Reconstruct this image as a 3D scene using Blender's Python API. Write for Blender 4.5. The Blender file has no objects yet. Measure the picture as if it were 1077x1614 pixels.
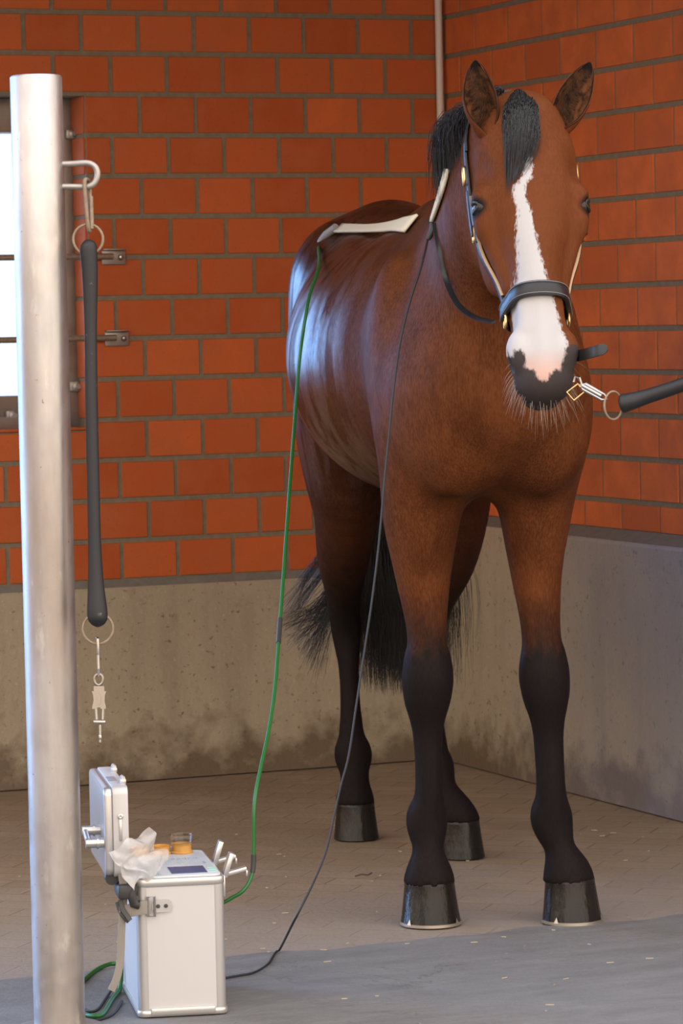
import bpy, bmesh, math, random
import numpy as np
from mathutils import Vector, Matrix
from mathutils.bvhtree import BVHTree

random.seed(7)
rng = np.random.default_rng(11)
COL = bpy.context.scene.collection
SC = bpy.context.scene

# ------------------------------------------------------------------ camera
F_PX, YAW, PIT, ROLL = 5500.26, .3945, .0539, -.0208
CAM = np.array([-4.6443, -10.2233, 1.4043])
FW = np.array([math.sin(YAW)*math.cos(PIT), math.cos(YAW)*math.cos(PIT), -math.sin(PIT)])
_R = np.array([math.cos(YAW), -math.sin(YAW), 0.0]); _U = np.cross(_R, FW)
RT = math.cos(ROLL)*_R + math.sin(ROLL)*_U
UP = -math.sin(ROLL)*_R + math.cos(ROLL)*_U
cd = bpy.data.cameras.new('camera'); cam = bpy.data.objects.new('camera', cd); COL.objects.link(cam)
cd.sensor_fit = 'VERTICAL'; cd.sensor_height = 36; cd.sensor_width = 24; cd.lens = F_PX/1614*36
cd.clip_end = 200
cd.dof.use_dof = True; cd.dof.focus_distance = 7.6; cd.dof.aperture_fstop = 14
m = Matrix.Identity(4)
for i in range(3):
    m[i][0] = RT[i]; m[i][1] = UP[i]; m[i][2] = -FW[i]; m[i][3] = CAM[i]
cam.matrix_world = m
SC.camera = cam

# ------------------------------------------------------------------ world and exposure
SC.view_settings.view_transform = 'Standard'; SC.view_settings.look = 'None'
SC.view_settings.gamma = 1; SC.view_settings.use_curve_mapping = False
SC.view_settings.exposure = 0.0
SC.cycles.max_bounces = 6
SC.cycles.use_denoising = True
W = bpy.data.worlds.new('world'); SC.world = W; W.use_nodes = True
nt = W.node_tree; nt.nodes.clear()
def wn(t, **k):
    n = nt.nodes.new(t)
    for a, b in k.items(): setattr(n, a, b)
    return n
tc = wn('ShaderNodeTexCoord')
def wl(a, b): nt.links.new(a, b)
def wdot(v):
    d = wn('ShaderNodeVectorMath', operation='DOT_PRODUCT'); wl(tc.outputs['Generated'], d.inputs[0]); d.inputs[1].default_value = v; return d.outputs['Value']
def wrng(v, a, b, c=0.0, d=1.0, smooth=True):
    n = wn('ShaderNodeMapRange', interpolation_type='SMOOTHSTEP' if smooth else 'LINEAR'); wl(v, n.inputs[0])
    for i_, x in enumerate((a, b, c, d)): n.inputs[i_+1].default_value = x
    return n.outputs[0]
def wmix(f, a, b):
    n = wn('ShaderNodeMix', data_type='RGBA')
    for i_, x in ((0, f), (6, a), (7, b)):
        if isinstance(x, tuple): n.inputs[i_].default_value = (*x, 1)
        else: wl(x, n.inputs[i_])
    return n.outputs[2]
# pale warm haze above the sunlit yard in front, neutral sky overhead, clear bright blue sky behind the window
sky = wmix(wrng(wdot((0, 0, 1)), .0, .85), (1.0, .82, .63), (.80, .80, .86))
sky = wmix(wrng(wdot((-.40, .91, .10)), .84, .975), sky, (3.0, 6.6, 13.5))
lowf = wn('ShaderNodeMath', operation='MULTIPLY'); wl(wrng(wdot((-.96, -.28, 0)), .62, .95), lowf.inputs[0]); wl(wrng(wdot((0, 0, 1)), .30, .08), lowf.inputs[1])
sky = wmix(lowf.outputs[0], sky, (.36, .25, .18))      # dark brown lobe added low on the left to dim light from there
bri = wrng(wdot((-.34, -.78, .50)), -.9, .95, .48, 1.62)
bg = wn('ShaderNodeBackground'); wl(sky, bg.inputs[0])
stn = wn('ShaderNodeMath', operation='MULTIPLY'); wl(bri, stn.inputs[0]); stn.inputs[1].default_value = 2.36; wl(stn.outputs[0], bg.inputs[1])
wo = wn('ShaderNodeOutputWorld'); nt.links.new(bg.outputs[0], wo.inputs[0])

# ------------------------------------------------------------------ helpers
def ray(u, v): return FW + RT*(u-538.5)/F_PX - UP*(v-807)/F_PX
def at(u, v, D): return Vector(CAM + ray(u, v)*D)                 # point at depth D metres along the view axis
def atz(u, v, z=0.0):
    d = ray(u, v); return Vector(CAM + d*((z-CAM[2])/d[2]))
def aty(u, v, y=0.0):
    d = ray(u, v); return Vector(CAM + d*((y-CAM[1])/d[1]))

def tag(o, label=None, cat=None, group=None, kind=None):
    if label: o['label'] = label
    if cat: o['category'] = cat
    if group: o['group'] = group
    if kind: o['kind'] = kind
    return o
def empty(name, loc=(0, 0, 0), rz=0.0):
    o = bpy.data.objects.new(name, None); COL.objects.link(o); o.location = loc; o.rotation_euler = (0, 0, rz)
    o.empty_display_size = .1
    return o
def mesh_obj(name, verts, faces, mat, parent=None, smooth=True, mats=None):
    me = bpy.data.meshes.new(name); me.from_pydata([tuple(v) for v in verts], [], [tuple(f) for f in faces]); me.update()
    o = bpy.data.objects.new(name, me); COL.objects.link(o)
    for mm in (mats or [mat]): me.materials.append(mm)
    if smooth: me.polygons.foreach_set('use_smooth', [True]*len(me.polygons))
    if parent:
        bpy.context.view_layer.update()
        o.parent = parent; o.matrix_parent_inverse = parent.matrix_basis.inverted() if parent.parent is None else (parent.parent.matrix_basis @ parent.matrix_parent_inverse @ parent.matrix_basis).inverted()
    return o
class MB:
    """collects verts and faces given in world (or in a frame M)"""
    def __init__(s, M=None): s.v = []; s.f = []; s.M = M
    def add(s, vs, fs):
        n = len(s.v)
        s.v += [(s.M @ Vector(v)) if s.M else Vector(v) for v in vs]; s.f += [tuple(i+n for i in f) for f in fs]
    def box(s, c, d, bev=0.0, seg=2, R=None):
        bm = bmesh.new(); bmesh.ops.create_cube(bm, size=1)
        for v in bm.verts: v.co = Vector((v.co.x*d[0], v.co.y*d[1], v.co.z*d[2]))
        if bev: bmesh.ops.bevel(bm, geom=list(bm.edges), offset=bev, segments=seg, profile=.5, affect='EDGES')
        vs = [((R @ v.co) if R else v.co) + Vector(c) for v in bm.verts]
        bm.verts.index_update(); fs = [[v.index for v in f.verts] for f in bm.faces]; bm.free(); s.add(vs, fs)
    def rbox(s, c, d, r, bev=.002, axis=2, seg=6):
        """box with large rounded vertical edges (radius r) along axis"""
        bm = bmesh.new(); bmesh.ops.create_cube(bm, size=1)
        for v in bm.verts: v.co = Vector((v.co.x*d[0], v.co.y*d[1], v.co.z*d[2]))
        es = [e for e in bm.edges if abs((e.verts[0].co-e.verts[1].co).normalized()[axis]) > .9]
        bmesh.ops.bevel(bm, geom=es, offset=r, segments=seg, profile=.5, affect='EDGES')
        if bev:
            es = [e for e in bm.edges if len(e.link_faces) == 2 and e.calc_face_angle(0) > .9]
            bmesh.ops.bevel(bm, geom=es, offset=bev, segments=2, profile=.5, affect='EDGES')
        bm.verts.index_update(); vs = [v.co + Vector(c) for v in bm.verts]; fs = [[v.index for v in f.verts] for f in bm.faces]
        bm.free(); s.add(vs, fs)
    def tube(s, pts, r, n=10, closed=False, caps=True, flat=1.0, updir=None):
        pts = [Vector(p) for p in pts]; N = len(pts)
        rr = r if hasattr(r, '__len__') else [r]*N
        T = []
        for i in range(N):
            a = pts[(i-1) % N] if (closed or i > 0) else pts[i]; b = pts[(i+1) % N] if (closed or i < N-1) else pts[i]
            T.append((b-a).normalized())
        u = Vector(updir) if updir else (Vector((0, 0, 1)) if abs(T[0].z) < .9 else Vector((1, 0, 0)))
        u = (u - T[0]*u.dot(T[0])).normalized(); vs = []
        for i in range(N):
            u = (u - T[i]*u.dot(T[i])).normalized(); w = T[i].cross(u)
            for k in range(n):
                a = 2*math.pi*k/n; vs.append(pts[i] + u*math.cos(a)*rr[i]*flat + w*math.sin(a)*rr[i])
        fs = []
        for i in range(N if closed else N-1):
            j = (i+1) % N
            for k in range(n): fs.append((i*n+k, i*n+(k+1) % n, j*n+(k+1) % n, j*n+k))
        if caps and not closed: fs += [tuple(range(n-1, -1, -1)), tuple((N-1)*n+k for k in range(n))]
        s.add(vs, fs)
    def rev(s, prof, c=(0, 0, 0), n=32, sx=1, sy=1, R=None, arc=None):
        """revolve profile [(r,z)] round z"""
        vs = []; fs = []; N = len(prof)
        for (r, z) in prof:
            for k in range(n):
                a = 2*math.pi*k/n; p = Vector((r*math.cos(a)*sx, r*math.sin(a)*sy, z))
                vs.append((R @ p if R else p) + Vector(c))
        for i in range(N-1):
            for k in range(n): fs.append((i*n+k, i*n+(k+1) % n, (i+1)*n+(k+1) % n, (i+1)*n+k))
        fs += [tuple(range(n-1, -1, -1)), tuple((N-1)*n+k for k in range(n))]
        s.add(vs, fs)
    def ribbon(s, pts, wd, w, t, closed=False, bow=0.0):
        """flat strap: pts path, wd width direction per point (or one), w width, t thickness"""
        pts = [Vector(p) for p in pts]; N = len(pts); vs = []
        for i in range(N):
            a = pts[(i-1) % N] if (closed or i > 0) else pts[i]; b = pts[(i+1) % N] if (closed or i < N-1) else pts[i]
            T = (b-a).normalized(); d = Vector(wd[i]) if isinstance(wd, list) else Vector(wd)
            d = (d - T*d.dot(T)).normalized(); nn = T.cross(d)
            ww = w[i] if hasattr(w, '__len__') else w
            prof = [(-.5, -.35), (-.42, -.5), (0, -.5-bow*.3), (.42, -.5), (.5, -.35), (.5, .35), (.42, .5), (0, .5+bow), (-.42, .5), (-.5, .35)]
            for (x, y) in prof: vs.append(pts[i] + d*x*ww + nn*y*t)
        n = 10; fs = []
        for i in range(N if closed else N-1):
            j = (i+1) % N
            for k in range(n): fs.append((i*n+k, i*n+(k+1) % n, j*n+(k+1) % n, j*n+k))
        if not closed: fs += [tuple(range(n-1, -1, -1)), tuple((N-1)*n+k for k in range(n))]
        s.add(vs, fs)
    def build(s, name, mat, parent=None, smooth=True):
        o = mesh_obj(name, s.v, s.f, mat, parent, smooth)
        bm = bmesh.new(); bm.from_mesh(o.data); bmesh.ops.recalc_face_normals(bm, faces=bm.faces); bm.to_mesh(o.data); bm.free()
        if smooth:
            o.data.polygons.foreach_set('use_smooth', [True]*len(o.data.polygons))
            o.data.set_sharp_from_angle(angle=math.radians(42))
        return o
def crom(pts, n=6, closed=False):
    P = [np.array(p, float) for p in pts]; N = len(P); out = []
    for i in range(N if closed else N-1):
        if closed: p0, p1, p2, p3 = P[(i-1) % N], P[i], P[(i+1) % N], P[(i+2) % N]
        else:
            p1, p2 = P[i], P[i+1]; p0 = P[i-1] if i > 0 else 2*p1-p2; p3 = P[i+2] if i+2 < N else 2*p2-p1
        for k in range(n):
            t = k/n
            out.append(.5*((2*p1)+(-p0+p2)*t+(2*p0-5*p1+4*p2-p3)*t*t+(-p0+3*p1-3*p2+p3)*t**3))
    if not closed: out.append(P[-1])
    return out

# ------------------------------------------------------------------ materials
def mat(name, col=(.5, .5, .5), rough=.6, metal=0.0, spec=.5, **kw):
    M_ = bpy.data.materials.new(name); M_.use_nodes = True
    b = M_.node_tree.nodes['Principled BSDF']
    b.inputs['Base Color'].default_value = (*col, 1); b.inputs['Roughness'].default_value = rough
    b.inputs['Metallic'].default_value = metal; b.inputs['Specular IOR Level'].default_value = spec
    for k, v in kw.items(): b.inputs[k.replace('_', ' ')].default_value = v
    return M_
class NG:
    def __init__(s, M_): s.t = M_.node_tree; s.b = s.t.nodes.get('Principled BSDF'); s._tc = None
    def n(s, typ, ins=None, **k):
        nd = s.t.nodes.new(typ)
        for a, b in k.items(): setattr(nd, a, b)
        for a, b in (ins or {}).items():
            if hasattr(b, 'is_output') or isinstance(b, bpy.types.NodeSocket): s.t.links.new(b, nd.inputs[a])
            else: nd.inputs[a].default_value = b
        return nd
    def obj(s):
        if not s._tc: s._tc = s.n('ShaderNodeTexCoord')
        return s._tc.outputs['Object']
    def noise(s, scale, detail=4, rough=.6, sc=(1, 1, 1), dist=0.0, vec=None):
        mp = s.n('ShaderNodeMapping', {0: vec or s.obj()}); mp.inputs['Scale'].default_value = sc
        return s.n('ShaderNodeTexNoise', {'Vector': mp.outputs[0], 'Scale': scale, 'Detail': detail, 'Roughness': rough, 'Distortion': dist}).outputs[0]
    def rng(s, v, a, b, c=0.0, d=1.0):
        n = s.n('ShaderNodeMapRange', {0: v, 1: a, 2: b, 3: c, 4: d}); return n.outputs[0]
    def mix(s, f, a, b, blend='MIX'):
        n = s.n('ShaderNodeMix', data_type='RGBA', blend_type=blend)
        for i, x in ((0, f), (6, a), (7, b)):
            if isinstance(x, bpy.types.NodeSocket): s.t.links.new(x, n.inputs[i])
            else: n.inputs[i].default_value = x if i == 0 else (*x, 1) if len(x) == 3 else x
        return n.outputs[2]
    def math(s, op, a, b=0.0, c=0.0):
        return s.n('ShaderNodeMath', {0: a, 1: b, 2: c}, operation=op).outputs[0]
    def attr(s, name): return s.n('ShaderNodeAttribute', attribute_name=name)
    def bump(s, h, strength=.3, dist=.01):
        n = s.n('ShaderNodeBump', {'Height': h, 'Strength': strength, 'Distance': dist}); s.t.links.new(n.outputs[0], s.b.inputs['Normal'])
    def set(s, k, v): s.t.links.new(v, s.b.inputs[k])

# brick
mBrick = mat('brick', (.42, .1, .04), .75, spec=.25); g = NG(mBrick)
bc = g.attr('brick_tone')
c = g.mix(bc.outputs['Fac'], (.37, .072, .015), (.60, .140, .034))
n1 = g.noise(9, 5); c = g.mix(g.rng(n1, .35, .75), c, (.40, .10, .032))
n2 = g.noise(120, 3); c = g.mix(g.rng(n2, .62, .8, 0, .5), c, (.15, .04, .02))
g.set('Base Color', c); g.bump(n2, .25, .003)
mMortar = mat('mortar', (.20, .165, .11), .9, spec=.2); g = NG(mMortar)
n = g.noise(40, 5); g.set('Base Color', g.mix(n, (.12, .10, .07), (.26, .215, .15))); g.bump(g.noise(200, 3), .5, .004)
# concrete plinth
mConc = mat('concrete', (.3, .27, .22), .5, spec=.5); g = NG(mConc)
c = g.mix(g.noise(3, 6), (.28, .23, .155), (.38, .32, .23))
c = g.mix(g.rng(g.noise(4, 6, sc=(3, 3, .35)), .5, .75, 0, .5), c, (.19, .16, .11))
c = g.mix(g.rng(g.noise(48, 4), .61, .68, 0, .8), c, (.11, .08, .052)); c = g.mix(g.rng(g.noise(85, 4), .60, .70, 0, .6), c, (.42, .37, .29))
c = g.mix(g.rng(g.noise(14, 5, .7), .60, .72, 0, .5), c, (.17, .13, .085))
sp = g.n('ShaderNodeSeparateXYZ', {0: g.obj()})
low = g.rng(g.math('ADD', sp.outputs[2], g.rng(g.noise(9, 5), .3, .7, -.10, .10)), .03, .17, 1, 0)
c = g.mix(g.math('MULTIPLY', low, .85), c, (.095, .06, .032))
g.set('Base Color', c); g.bump(g.noise(60, 5), .4, .006)
mConcR = mConc.copy(); mConcR.name = 'concrete_blue_lit'; g = NG(mConcR)
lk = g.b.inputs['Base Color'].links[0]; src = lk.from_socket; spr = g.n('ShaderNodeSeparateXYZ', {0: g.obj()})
g.set('Base Color', g.mix(g.rng(g.math('ADD', spr.outputs[1], g.rng(g.noise(2.5, 4), .3, .7, -.25, .25)), -.6, -1.5, 0, 1), src, g.mix(.55, src, (.165, .18, .25))))  # bluish window light painted into the colour, growing away from the corner
mLedge = mat('ledge', (.13, .12, .105), .9); g = NG(mLedge)
g.set('Base Color', g.mix(g.noise(30, 5), (.09, .08, .07), (.2, .18, .15)))
# floor pavers: brick texture at an angle
mPave = mat('pavers', (.3, .25, .19), .8, spec=.3); g = NG(mPave)
mp = g.n('ShaderNodeMapping', {0: g.obj()}); mp.inputs['Rotation'].default_value = (0, 0, .72)
nz = g.noise(6, 3); 
br = g.n('ShaderNodeTexBrick', {'Vector': mp.outputs[0], 'Scale': 1.0, 'Mortar Size': .004, 'Mortar Smooth': .6, 'Brick Width': .2, 'Row Height': .1, 'Color1': (.24, .175, .11, 1), 'Color2': (.29, .22, .145, 1), 'Mortar': (.15, .105, .065, 1)})
c = g.mix(g.rng(g.noise(2.2, 6), .4, .65, .15, .9), br.outputs['Color'], (.20, .145, .09))
c = g.mix(g.rng(g.noise(5, 6, sc=(1, 4, 1)), .55, .75, 0, .5), c, (.16, .115, .07))
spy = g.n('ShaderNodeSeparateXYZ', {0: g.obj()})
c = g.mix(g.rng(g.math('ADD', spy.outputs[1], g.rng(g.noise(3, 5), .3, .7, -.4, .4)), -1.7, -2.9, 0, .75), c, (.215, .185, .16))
c = g.mix(g.rng(g.noise(45, 5), .6, .75, 0, .6), c, (.13, .10, .07))
c = g.mix(g.rng(g.noise(90, 3), .70, .76, 0, .7), c, (.5, .45, .36))
g.set('Base Color', c); g.bump(g.math('ADD', g.math('MULTIPLY', br.outputs['Fac'], -.6), g.noise(70, 4)), .5, .006)
mSlab = mat('slab', (.25, .25, .25), .75, spec=.35); g = NG(mSlab)
c = g.mix(g.noise(5, 7, sc=(1, 3, 1)), (.095, .093, .09), (.225, .22, .212))
c = g.mix(g.rng(g.noise(60, 5), .6, .75, 0, .6), c, (.10, .098, .095))
c = g.mix(g.rng(g.noise(80, 3), .69, .76, 0, .7), c, (.46, .44, .38))
cr_ = g.noise(2.1, 8, .6, dist=.6); ck = g.rng(g.math('ABSOLUTE', g.math('SUBTRACT', cr_, .5)), 0, .006, .7, 0)
c = g.mix(g.math('MULTIPLY', ck, g.rng(g.noise(1.3, 2), .5, .6)), c, (.06, .055, .05))
g.set('Base Color', c); g.bump(g.noise(38, 7, .7, sc=(1, 1.6, 1)), .8, .012)
mYard = mat('courtyard', (.42, .37, .30), .9)
mCeil = mat('ceiling_boards', (.10, .06, .035), .8)
# metals etc
mGalv = mat('galvanised', (.55, .52, .48), .45, .8); g = NG(mGalv)
g.set('Base Color', g.mix(g.noise(12, 5, sc=(1, 1, .25)), (.24, .21, .18), (.42, .39, .36)))
g.set('Roughness', g.rng(g.noise(30, 4), .3, .7, .35, .6))
mPost = mat('post_steel', (.6, .55, .5), .42, .9); g = NG(mPost)
c = g.mix(g.rng(g.noise(3, 5, sc=(3, 3, .5)), .35, .65), (.32, .275, .245), (.46, .44, .43))
c = g.mix(g.rng(g.noise(70, 4), .68, .74, 0, .8), c, (.16, .12, .09))
c = g.mix(g.rng(g.noise(25, 4, sc=(1, 1, .3)), .62, .72, 0, .5), c, (.62, .60, .55))
g.set('Base Color', c); g.set('Roughness', g.rng(g.noise(20, 5), .3, .7, .34, .52)); g.bump(g.noise(60, 4), .12, .002)
mRust = mat('rusty_steel', (.35, .25, .17), .6, .5); g = NG(mRust)
g.set('Base Color', g.mix(g.noise(120, 4), (.14, .09, .05), (.34, .27, .20)))
mChrome = mat('nickel', (.36, .34, .32), .25, .95)
mBrass = mat('brass', (.75, .50, .20), .3, .95)
mRubber = mat('black_rubber', (.014, .014, .015), .5, spec=.35); g = NG(mRubber)
g.set('Base Color', g.mix(g.rng(g.noise(60, 5), .66, .74, 0, .8), (.014, .0135, .015), (.13, .11, .085)))
mLeather = mat('black_leather', (.010, .010, .011), .40, spec=.4)
mTan = mat('tan_lining', (.45, .30, .17), .6)
mPipe = mat('pipe_paint', (.58, .50, .44), .5)
mAlu = mat('aluminium_panel', (.49, .475, .46), .45, .3); NGa = NG(mAlu)
mAluTrim = mat('aluminium_trim', (.52, .50, .48), .3, .7)
mPanel = mat('white_panel', (.50, .535, .56), .4)
mPrint = mat('panel_print', (.24, .34, .40), .5)
mPrintG = mat('panel_green', (.25, .62, .50), .5)
mScreen = mat('screen_glass', (.045, .09, .20), .25)
mAmber = mat('amber_cup', (.80, .42, .10), .15, 0, Transmission_Weight=.35)
mGlass = mat('clear_glass', (.95, .95, .95), .05, 0, Transmission_Weight=1.0, IOR=1.25)
mBlack = mat('black_plastic', (.03, .028, .027), .5)
mWeb = mat('webbing', (.40, .35, .30), .85); g = NG(mWeb); 
wv = g.n('ShaderNodeTexWave', {'Vector': g.obj(), 'Scale': 180.0}); g.set('Base Color', g.mix(wv.outputs[1], (.17, .145, .12), (.28, .25, .21)))
mWebB = mat('brown_webbing', (.09, .07, .06), .85)
mBag = bpy.data.materials.new('plastic_film'); mBag.use_nodes = True
g = NG(mBag); g.b.inputs['Base Color'].default_value = (.62, .60, .58, 1); g.b.inputs['Roughness'].default_value = .2
tr = g.n('ShaderNodeBsdfTransparent'); mx = g.n('ShaderNodeMixShader', {0: .40, 1: tr.outputs[0], 2: g.b.outputs[0]})
g.t.links.new(mx.outputs[0], g.t.nodes['Material Output'].inputs[0]); g.bump(g.noise(40, 3), .5, .01)
mGreen = mat('green_cable', (.009, .10, .014), .45); mGrey = mat('grey_plastic', (.22, .22, .24), .5)
mCableB = mat('black_cable', (.018, .018, .02), .5, spec=.3)
mPad = mat('cream_felt', (.66, .60, .46), .9); g = NG(mPad); g.bump(g.noise(60, 3), .3, .004)
mHoof = mat('oiled_hoof', (.016, .013, .011), .16, spec=.22); g = NG(mHoof)
g.set('Base Color', g.mix(g.noise(30, 4, sc=(1, 1, .2)), (.006, .005, .005), (.018, .014, .010))); g.bump(g.noise(60, 4, sc=(1, 1, .3)), .5, .005)
g.set('Roughness', g.rng(g.noise(50, 3), .3, .7, .12, .3))
mShoe = mat('horseshoe_steel', (.5, .45, .38), .4, .9)
mEye = mat('eye_black', (.010, .006, .004), .12, spec=.35)
mFrost = bpy.data.materials.new('window_glass'); mFrost.use_nodes = True
g = NG(mFrost); t_ = g.n('ShaderNodeBsdfTransparent', {0: (.93, .97, 1, 1)}); tl = g.n('ShaderNodeBsdfTranslucent', {0: (.9, .95, 1, 1)})
gl = g.n('ShaderNodeBsdfGlossy', {0: (1, 1, 1, 1), 'Roughness': .1})
a_ = g.n('ShaderNodeMixShader', {0: .33, 1: t_.outputs[0], 2: tl.outputs[0]}); b_ = g.n('ShaderNodeMixShader', {0: .05, 1: a_.outputs[0], 2: gl.outputs[0]})
g.t.links.new(b_.outputs[0], g.t.nodes['Material Output'].inputs[0])
mBlue = mat('blue_sticker', (.04, .30, .75), .5)
# horse hair
mMane = mat('mane_hair', (.010, .009, .010), .45, spec=.5)
mWhisk = mat('whisker', (.34, .25, .18), .5)

# ------------------------------------------------------------------ structure
ROW = .125; Z0 = 2.373
def brick_wall(name, u0, u1, zlo, zhi, to_world, nrm, bw, phase, holes=(), tone=.5):
    """bricks laid as single bevelled blocks in front of a mortar bed; u along wall"""
    V = []; Fc = []; tn = []; mi = []
    def quadbox(a, b, c, d, t, mat_i):
        j = .006; dep = random.uniform(.0, .0015)
        base = len(V)
        bev = .003
        for (uu, zz, h) in ((a, c, -.005), (b, c, -.005), (b, d, -.005), (a, d, -.005)): V.append(to_world(uu, zz, h))
        for (uu, zz, h) in ((a+bev, c+bev, .004+dep), (b-bev, c+bev, .004+dep), (b-bev, d-bev, .004+dep), (a+bev, d-bev, .004+dep)): V.append(to_world(uu, zz, h))
        for f in ((4, 5, 6, 7), (0, 1, 5, 4), (1, 2, 6, 5), (2, 3, 7, 6), (3, 0, 4, 7)):
            Fc.append(tuple(base+i for i in f)); mi.append(0)
        tn.extend([t]*8)
    k0 = int(math.floor((Z0-zhi)/ROW)) - 1; k1 = int(math.ceil((Z0-zlo)/ROW)) + 1
    for k in range(k0, k1):
        zt = Z0-k*ROW; zb = zt-ROW
        c = max(zb+.006, zlo); d = min(zt-.006, zhi)
        if d-c < .02: continue
        off = phase + (bw/2 if k % 2 else 0)
        i0 = int(math.floor((u0-off)/bw))-1; i1 = int(math.ceil((u1-off)/bw))+1
        for i in range(i0, i1):
            a = max(off+i*bw+.005, u0); b = min(off+(i+1)*bw-.005, u1)
            segs = [(a, b)]
            for (ha, hb, hc, hd) in holes:
                if d > hc+.01 and c < hd-.01:
                    ns = []
                    for (p, q) in segs:
                        if q <= ha or p >= hb: ns.append((p, q))
                        else:
                            if p < ha: ns.append((p, ha))
                            if q > hb: ns.append((hb, q))
                    segs = ns
            t = random.gauss(tone, .26)
            for (ha, hb, hc, hd) in holes:
                if d > hc+.01 and c < hd-.01 and b > ha and a < hb:
                    for (zc, zd) in ((c, min(d, hc-.004)), (max(c, hd+.004), d)):
                        if zd-zc > .015: quadbox(max(a, ha), min(b, hb), zc, zd, min(1, max(0, t)), 0)
            for (p, q) in segs:
                if q-p > .012: quadbox(p, q, c, d, min(1, max(0, t)), 0)
    # mortar bed
    us = sorted({u0, u1, *[h[0] for h in holes], *[h[1] for h in holes]}); zs = sorted({zlo, zhi, *[h[2] for h in holes], *[h[3] for h in holes]})
    for i in range(len(us)-1):
        for j in range(len(zs)-1):
            cu = (us[i]+us[i+1])/2; cz = (zs[j]+zs[j+1])/2
            if any(h[0] < cu < h[1] and h[2] < cz < h[3] for h in holes): continue
            for h0 in (0.0, -.30):
                b = len(V)
                for (uu, zz) in ((us[i], zs[j]), (us[i+1], zs[j]), (us[i+1], zs[j+1]), (us[i], zs[j+1])): V.append(to_world(uu, zz, h0)); tn.append(.5)
                Fc.append((b, b+1, b+2, b+3)); mi.append(1)
    for (ha, hb, hc, hd) in holes:   # reveals
        for (p, q) in (((ha, hc), (ha, hd)), ((hb, hc), (hb, hd)), ((ha, hc), (hb, hc)), ((ha, hd), (hb, hd))):
            b = len(V)
            for (uu, zz, h) in ((*p, 0), (*q, 0), (*q, -.30), (*p, -.30)): V.append(to_world(uu, zz, h)); tn.append(.6)
            Fc.append((b, b+1, b+2, b+3)); mi.append(1)
    o = mesh_obj(name, V, Fc, None, smooth=False, mats=[mBrick, mMortar])
    o.data.polygons.foreach_set('material_index', mi)
    at_ = o.data.attributes.new('brick_tone', 'FLOAT', 'POINT'); at_.data.foreach_set('value', tn)
    tag(o, kind='structure'); return o

WL, WR, WB, WT = -3.3, -1.214, 1.094, 2.119
brick_wall('wall_back', -3.9, 0.0, .625, 3.0, lambda u, z, h: (u, -h, z), None, .1842, -.116, holes=[(WL, WR, WB, WT)], tone=.20)
brick_wall('wall_right', -4.2, 0.0, .79, 3.0, lambda u, z, h: (-h, u, z), None, .2367, -1.0759+.2367/2, tone=1.0)
# reveal bricks of the window (right jamb and sill)
mb = MB()
for k in range(-1, 20):
    zt = Z0-k*ROW
    if zt-ROW > WT or zt < WB: continue
    a, b = max(zt-ROW+.006, WB+.02), min(zt-.006, WT)
    if b-a > .02: mb.box((WR-.002, .062, (a+b)/2), (.008, .112, b-a), .002)
for i in range(9): mb.box((WR-.09-i*.184, .06, WB+.002), (.172, .12, .012), .002)
o = mb.build('wall_reveal', mBrick); tag(o, kind='structure')
# plinths
def prism(name, prof, a, b, axis, m_):
    """profile [(out,z)] extruded along wall"""
    V = []; n = len(prof); N = 40
    for i in range(N+1):
        u = a+(b-a)*i/N
        for (q, z) in prof:
            V.append((u, -q, z) if axis == 'x' else (-q, u, z))
    F_ = [(i*n+k, i*n+(k+1) % n, (i+1)*n+(k+1) % n, (i+1)*n+k) for i in range(N) for k in range(n)]
    F_ += [tuple(range(n)), tuple(N*n+k for k in range(n))]
    o = mesh_obj(name, V, F_, m_, smooth=False); tag(o, kind='structure')
    bm = bmesh.new(); bm.from_mesh(o.data); bmesh.ops.recalc_face_normals(bm, faces=bm.faces); bm.to_mesh(o.data); bm.free()
    return o
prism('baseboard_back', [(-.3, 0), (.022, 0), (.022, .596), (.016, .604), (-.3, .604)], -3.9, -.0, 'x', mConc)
prism('trim_1', [(-.25, .604), (.012, .604), (.0, .6255), (-.25, .6255)], -3.9, 0, 'x', mLedge)
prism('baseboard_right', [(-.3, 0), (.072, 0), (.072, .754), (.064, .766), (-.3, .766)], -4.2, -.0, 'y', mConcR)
prism('trim_2', [(-.25, .766), (.066, .766), (.0, .792), (-.25, .792)], -4.2, -.0, 'y', mLedge)
# floors
def plane(name, x0, x1, y0, y1, z, m_, nx=1, ny=1, kind='structure', jag=None):
    V = []; 
    for j in range(ny+1):
        for i in range(nx+1):
            x = x0+(x1-x0)*i/nx; y = y0+(y1-y0)*j/ny
            if jag and j == ny: y += jag(x)
            V.append((x, y, z))
    F_ = [(j*(nx+1)+i, j*(nx+1)+i+1, (j+1)*(nx+1)+i+1, (j+1)*(nx+1)+i) for j in range(ny) for i in range(nx)]
    o = mesh_obj(name, V, F_, m_, smooth=False); tag(o, kind=kind); return o
def jag(x): return .012*math.sin(x*9)+.008*math.sin(x*31+1)+.01*math.sin(x*17+2)
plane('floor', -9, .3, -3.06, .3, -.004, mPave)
plane('floor_slab', -9, .3, -7.5, -3.0, 0.0, mSlab, nx=200, jag=jag)
plane('ground_courtyard', -60, 60, -60, 60, -.03, mYard)
# roof over the washing bay
mb = MB(); mb.box((-1.9, -1.55, 3.1), (4.6, 3.6, .2)); o = mb.build('ceiling', mCeil, smooth=False); tag(o, kind='structure')

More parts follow.
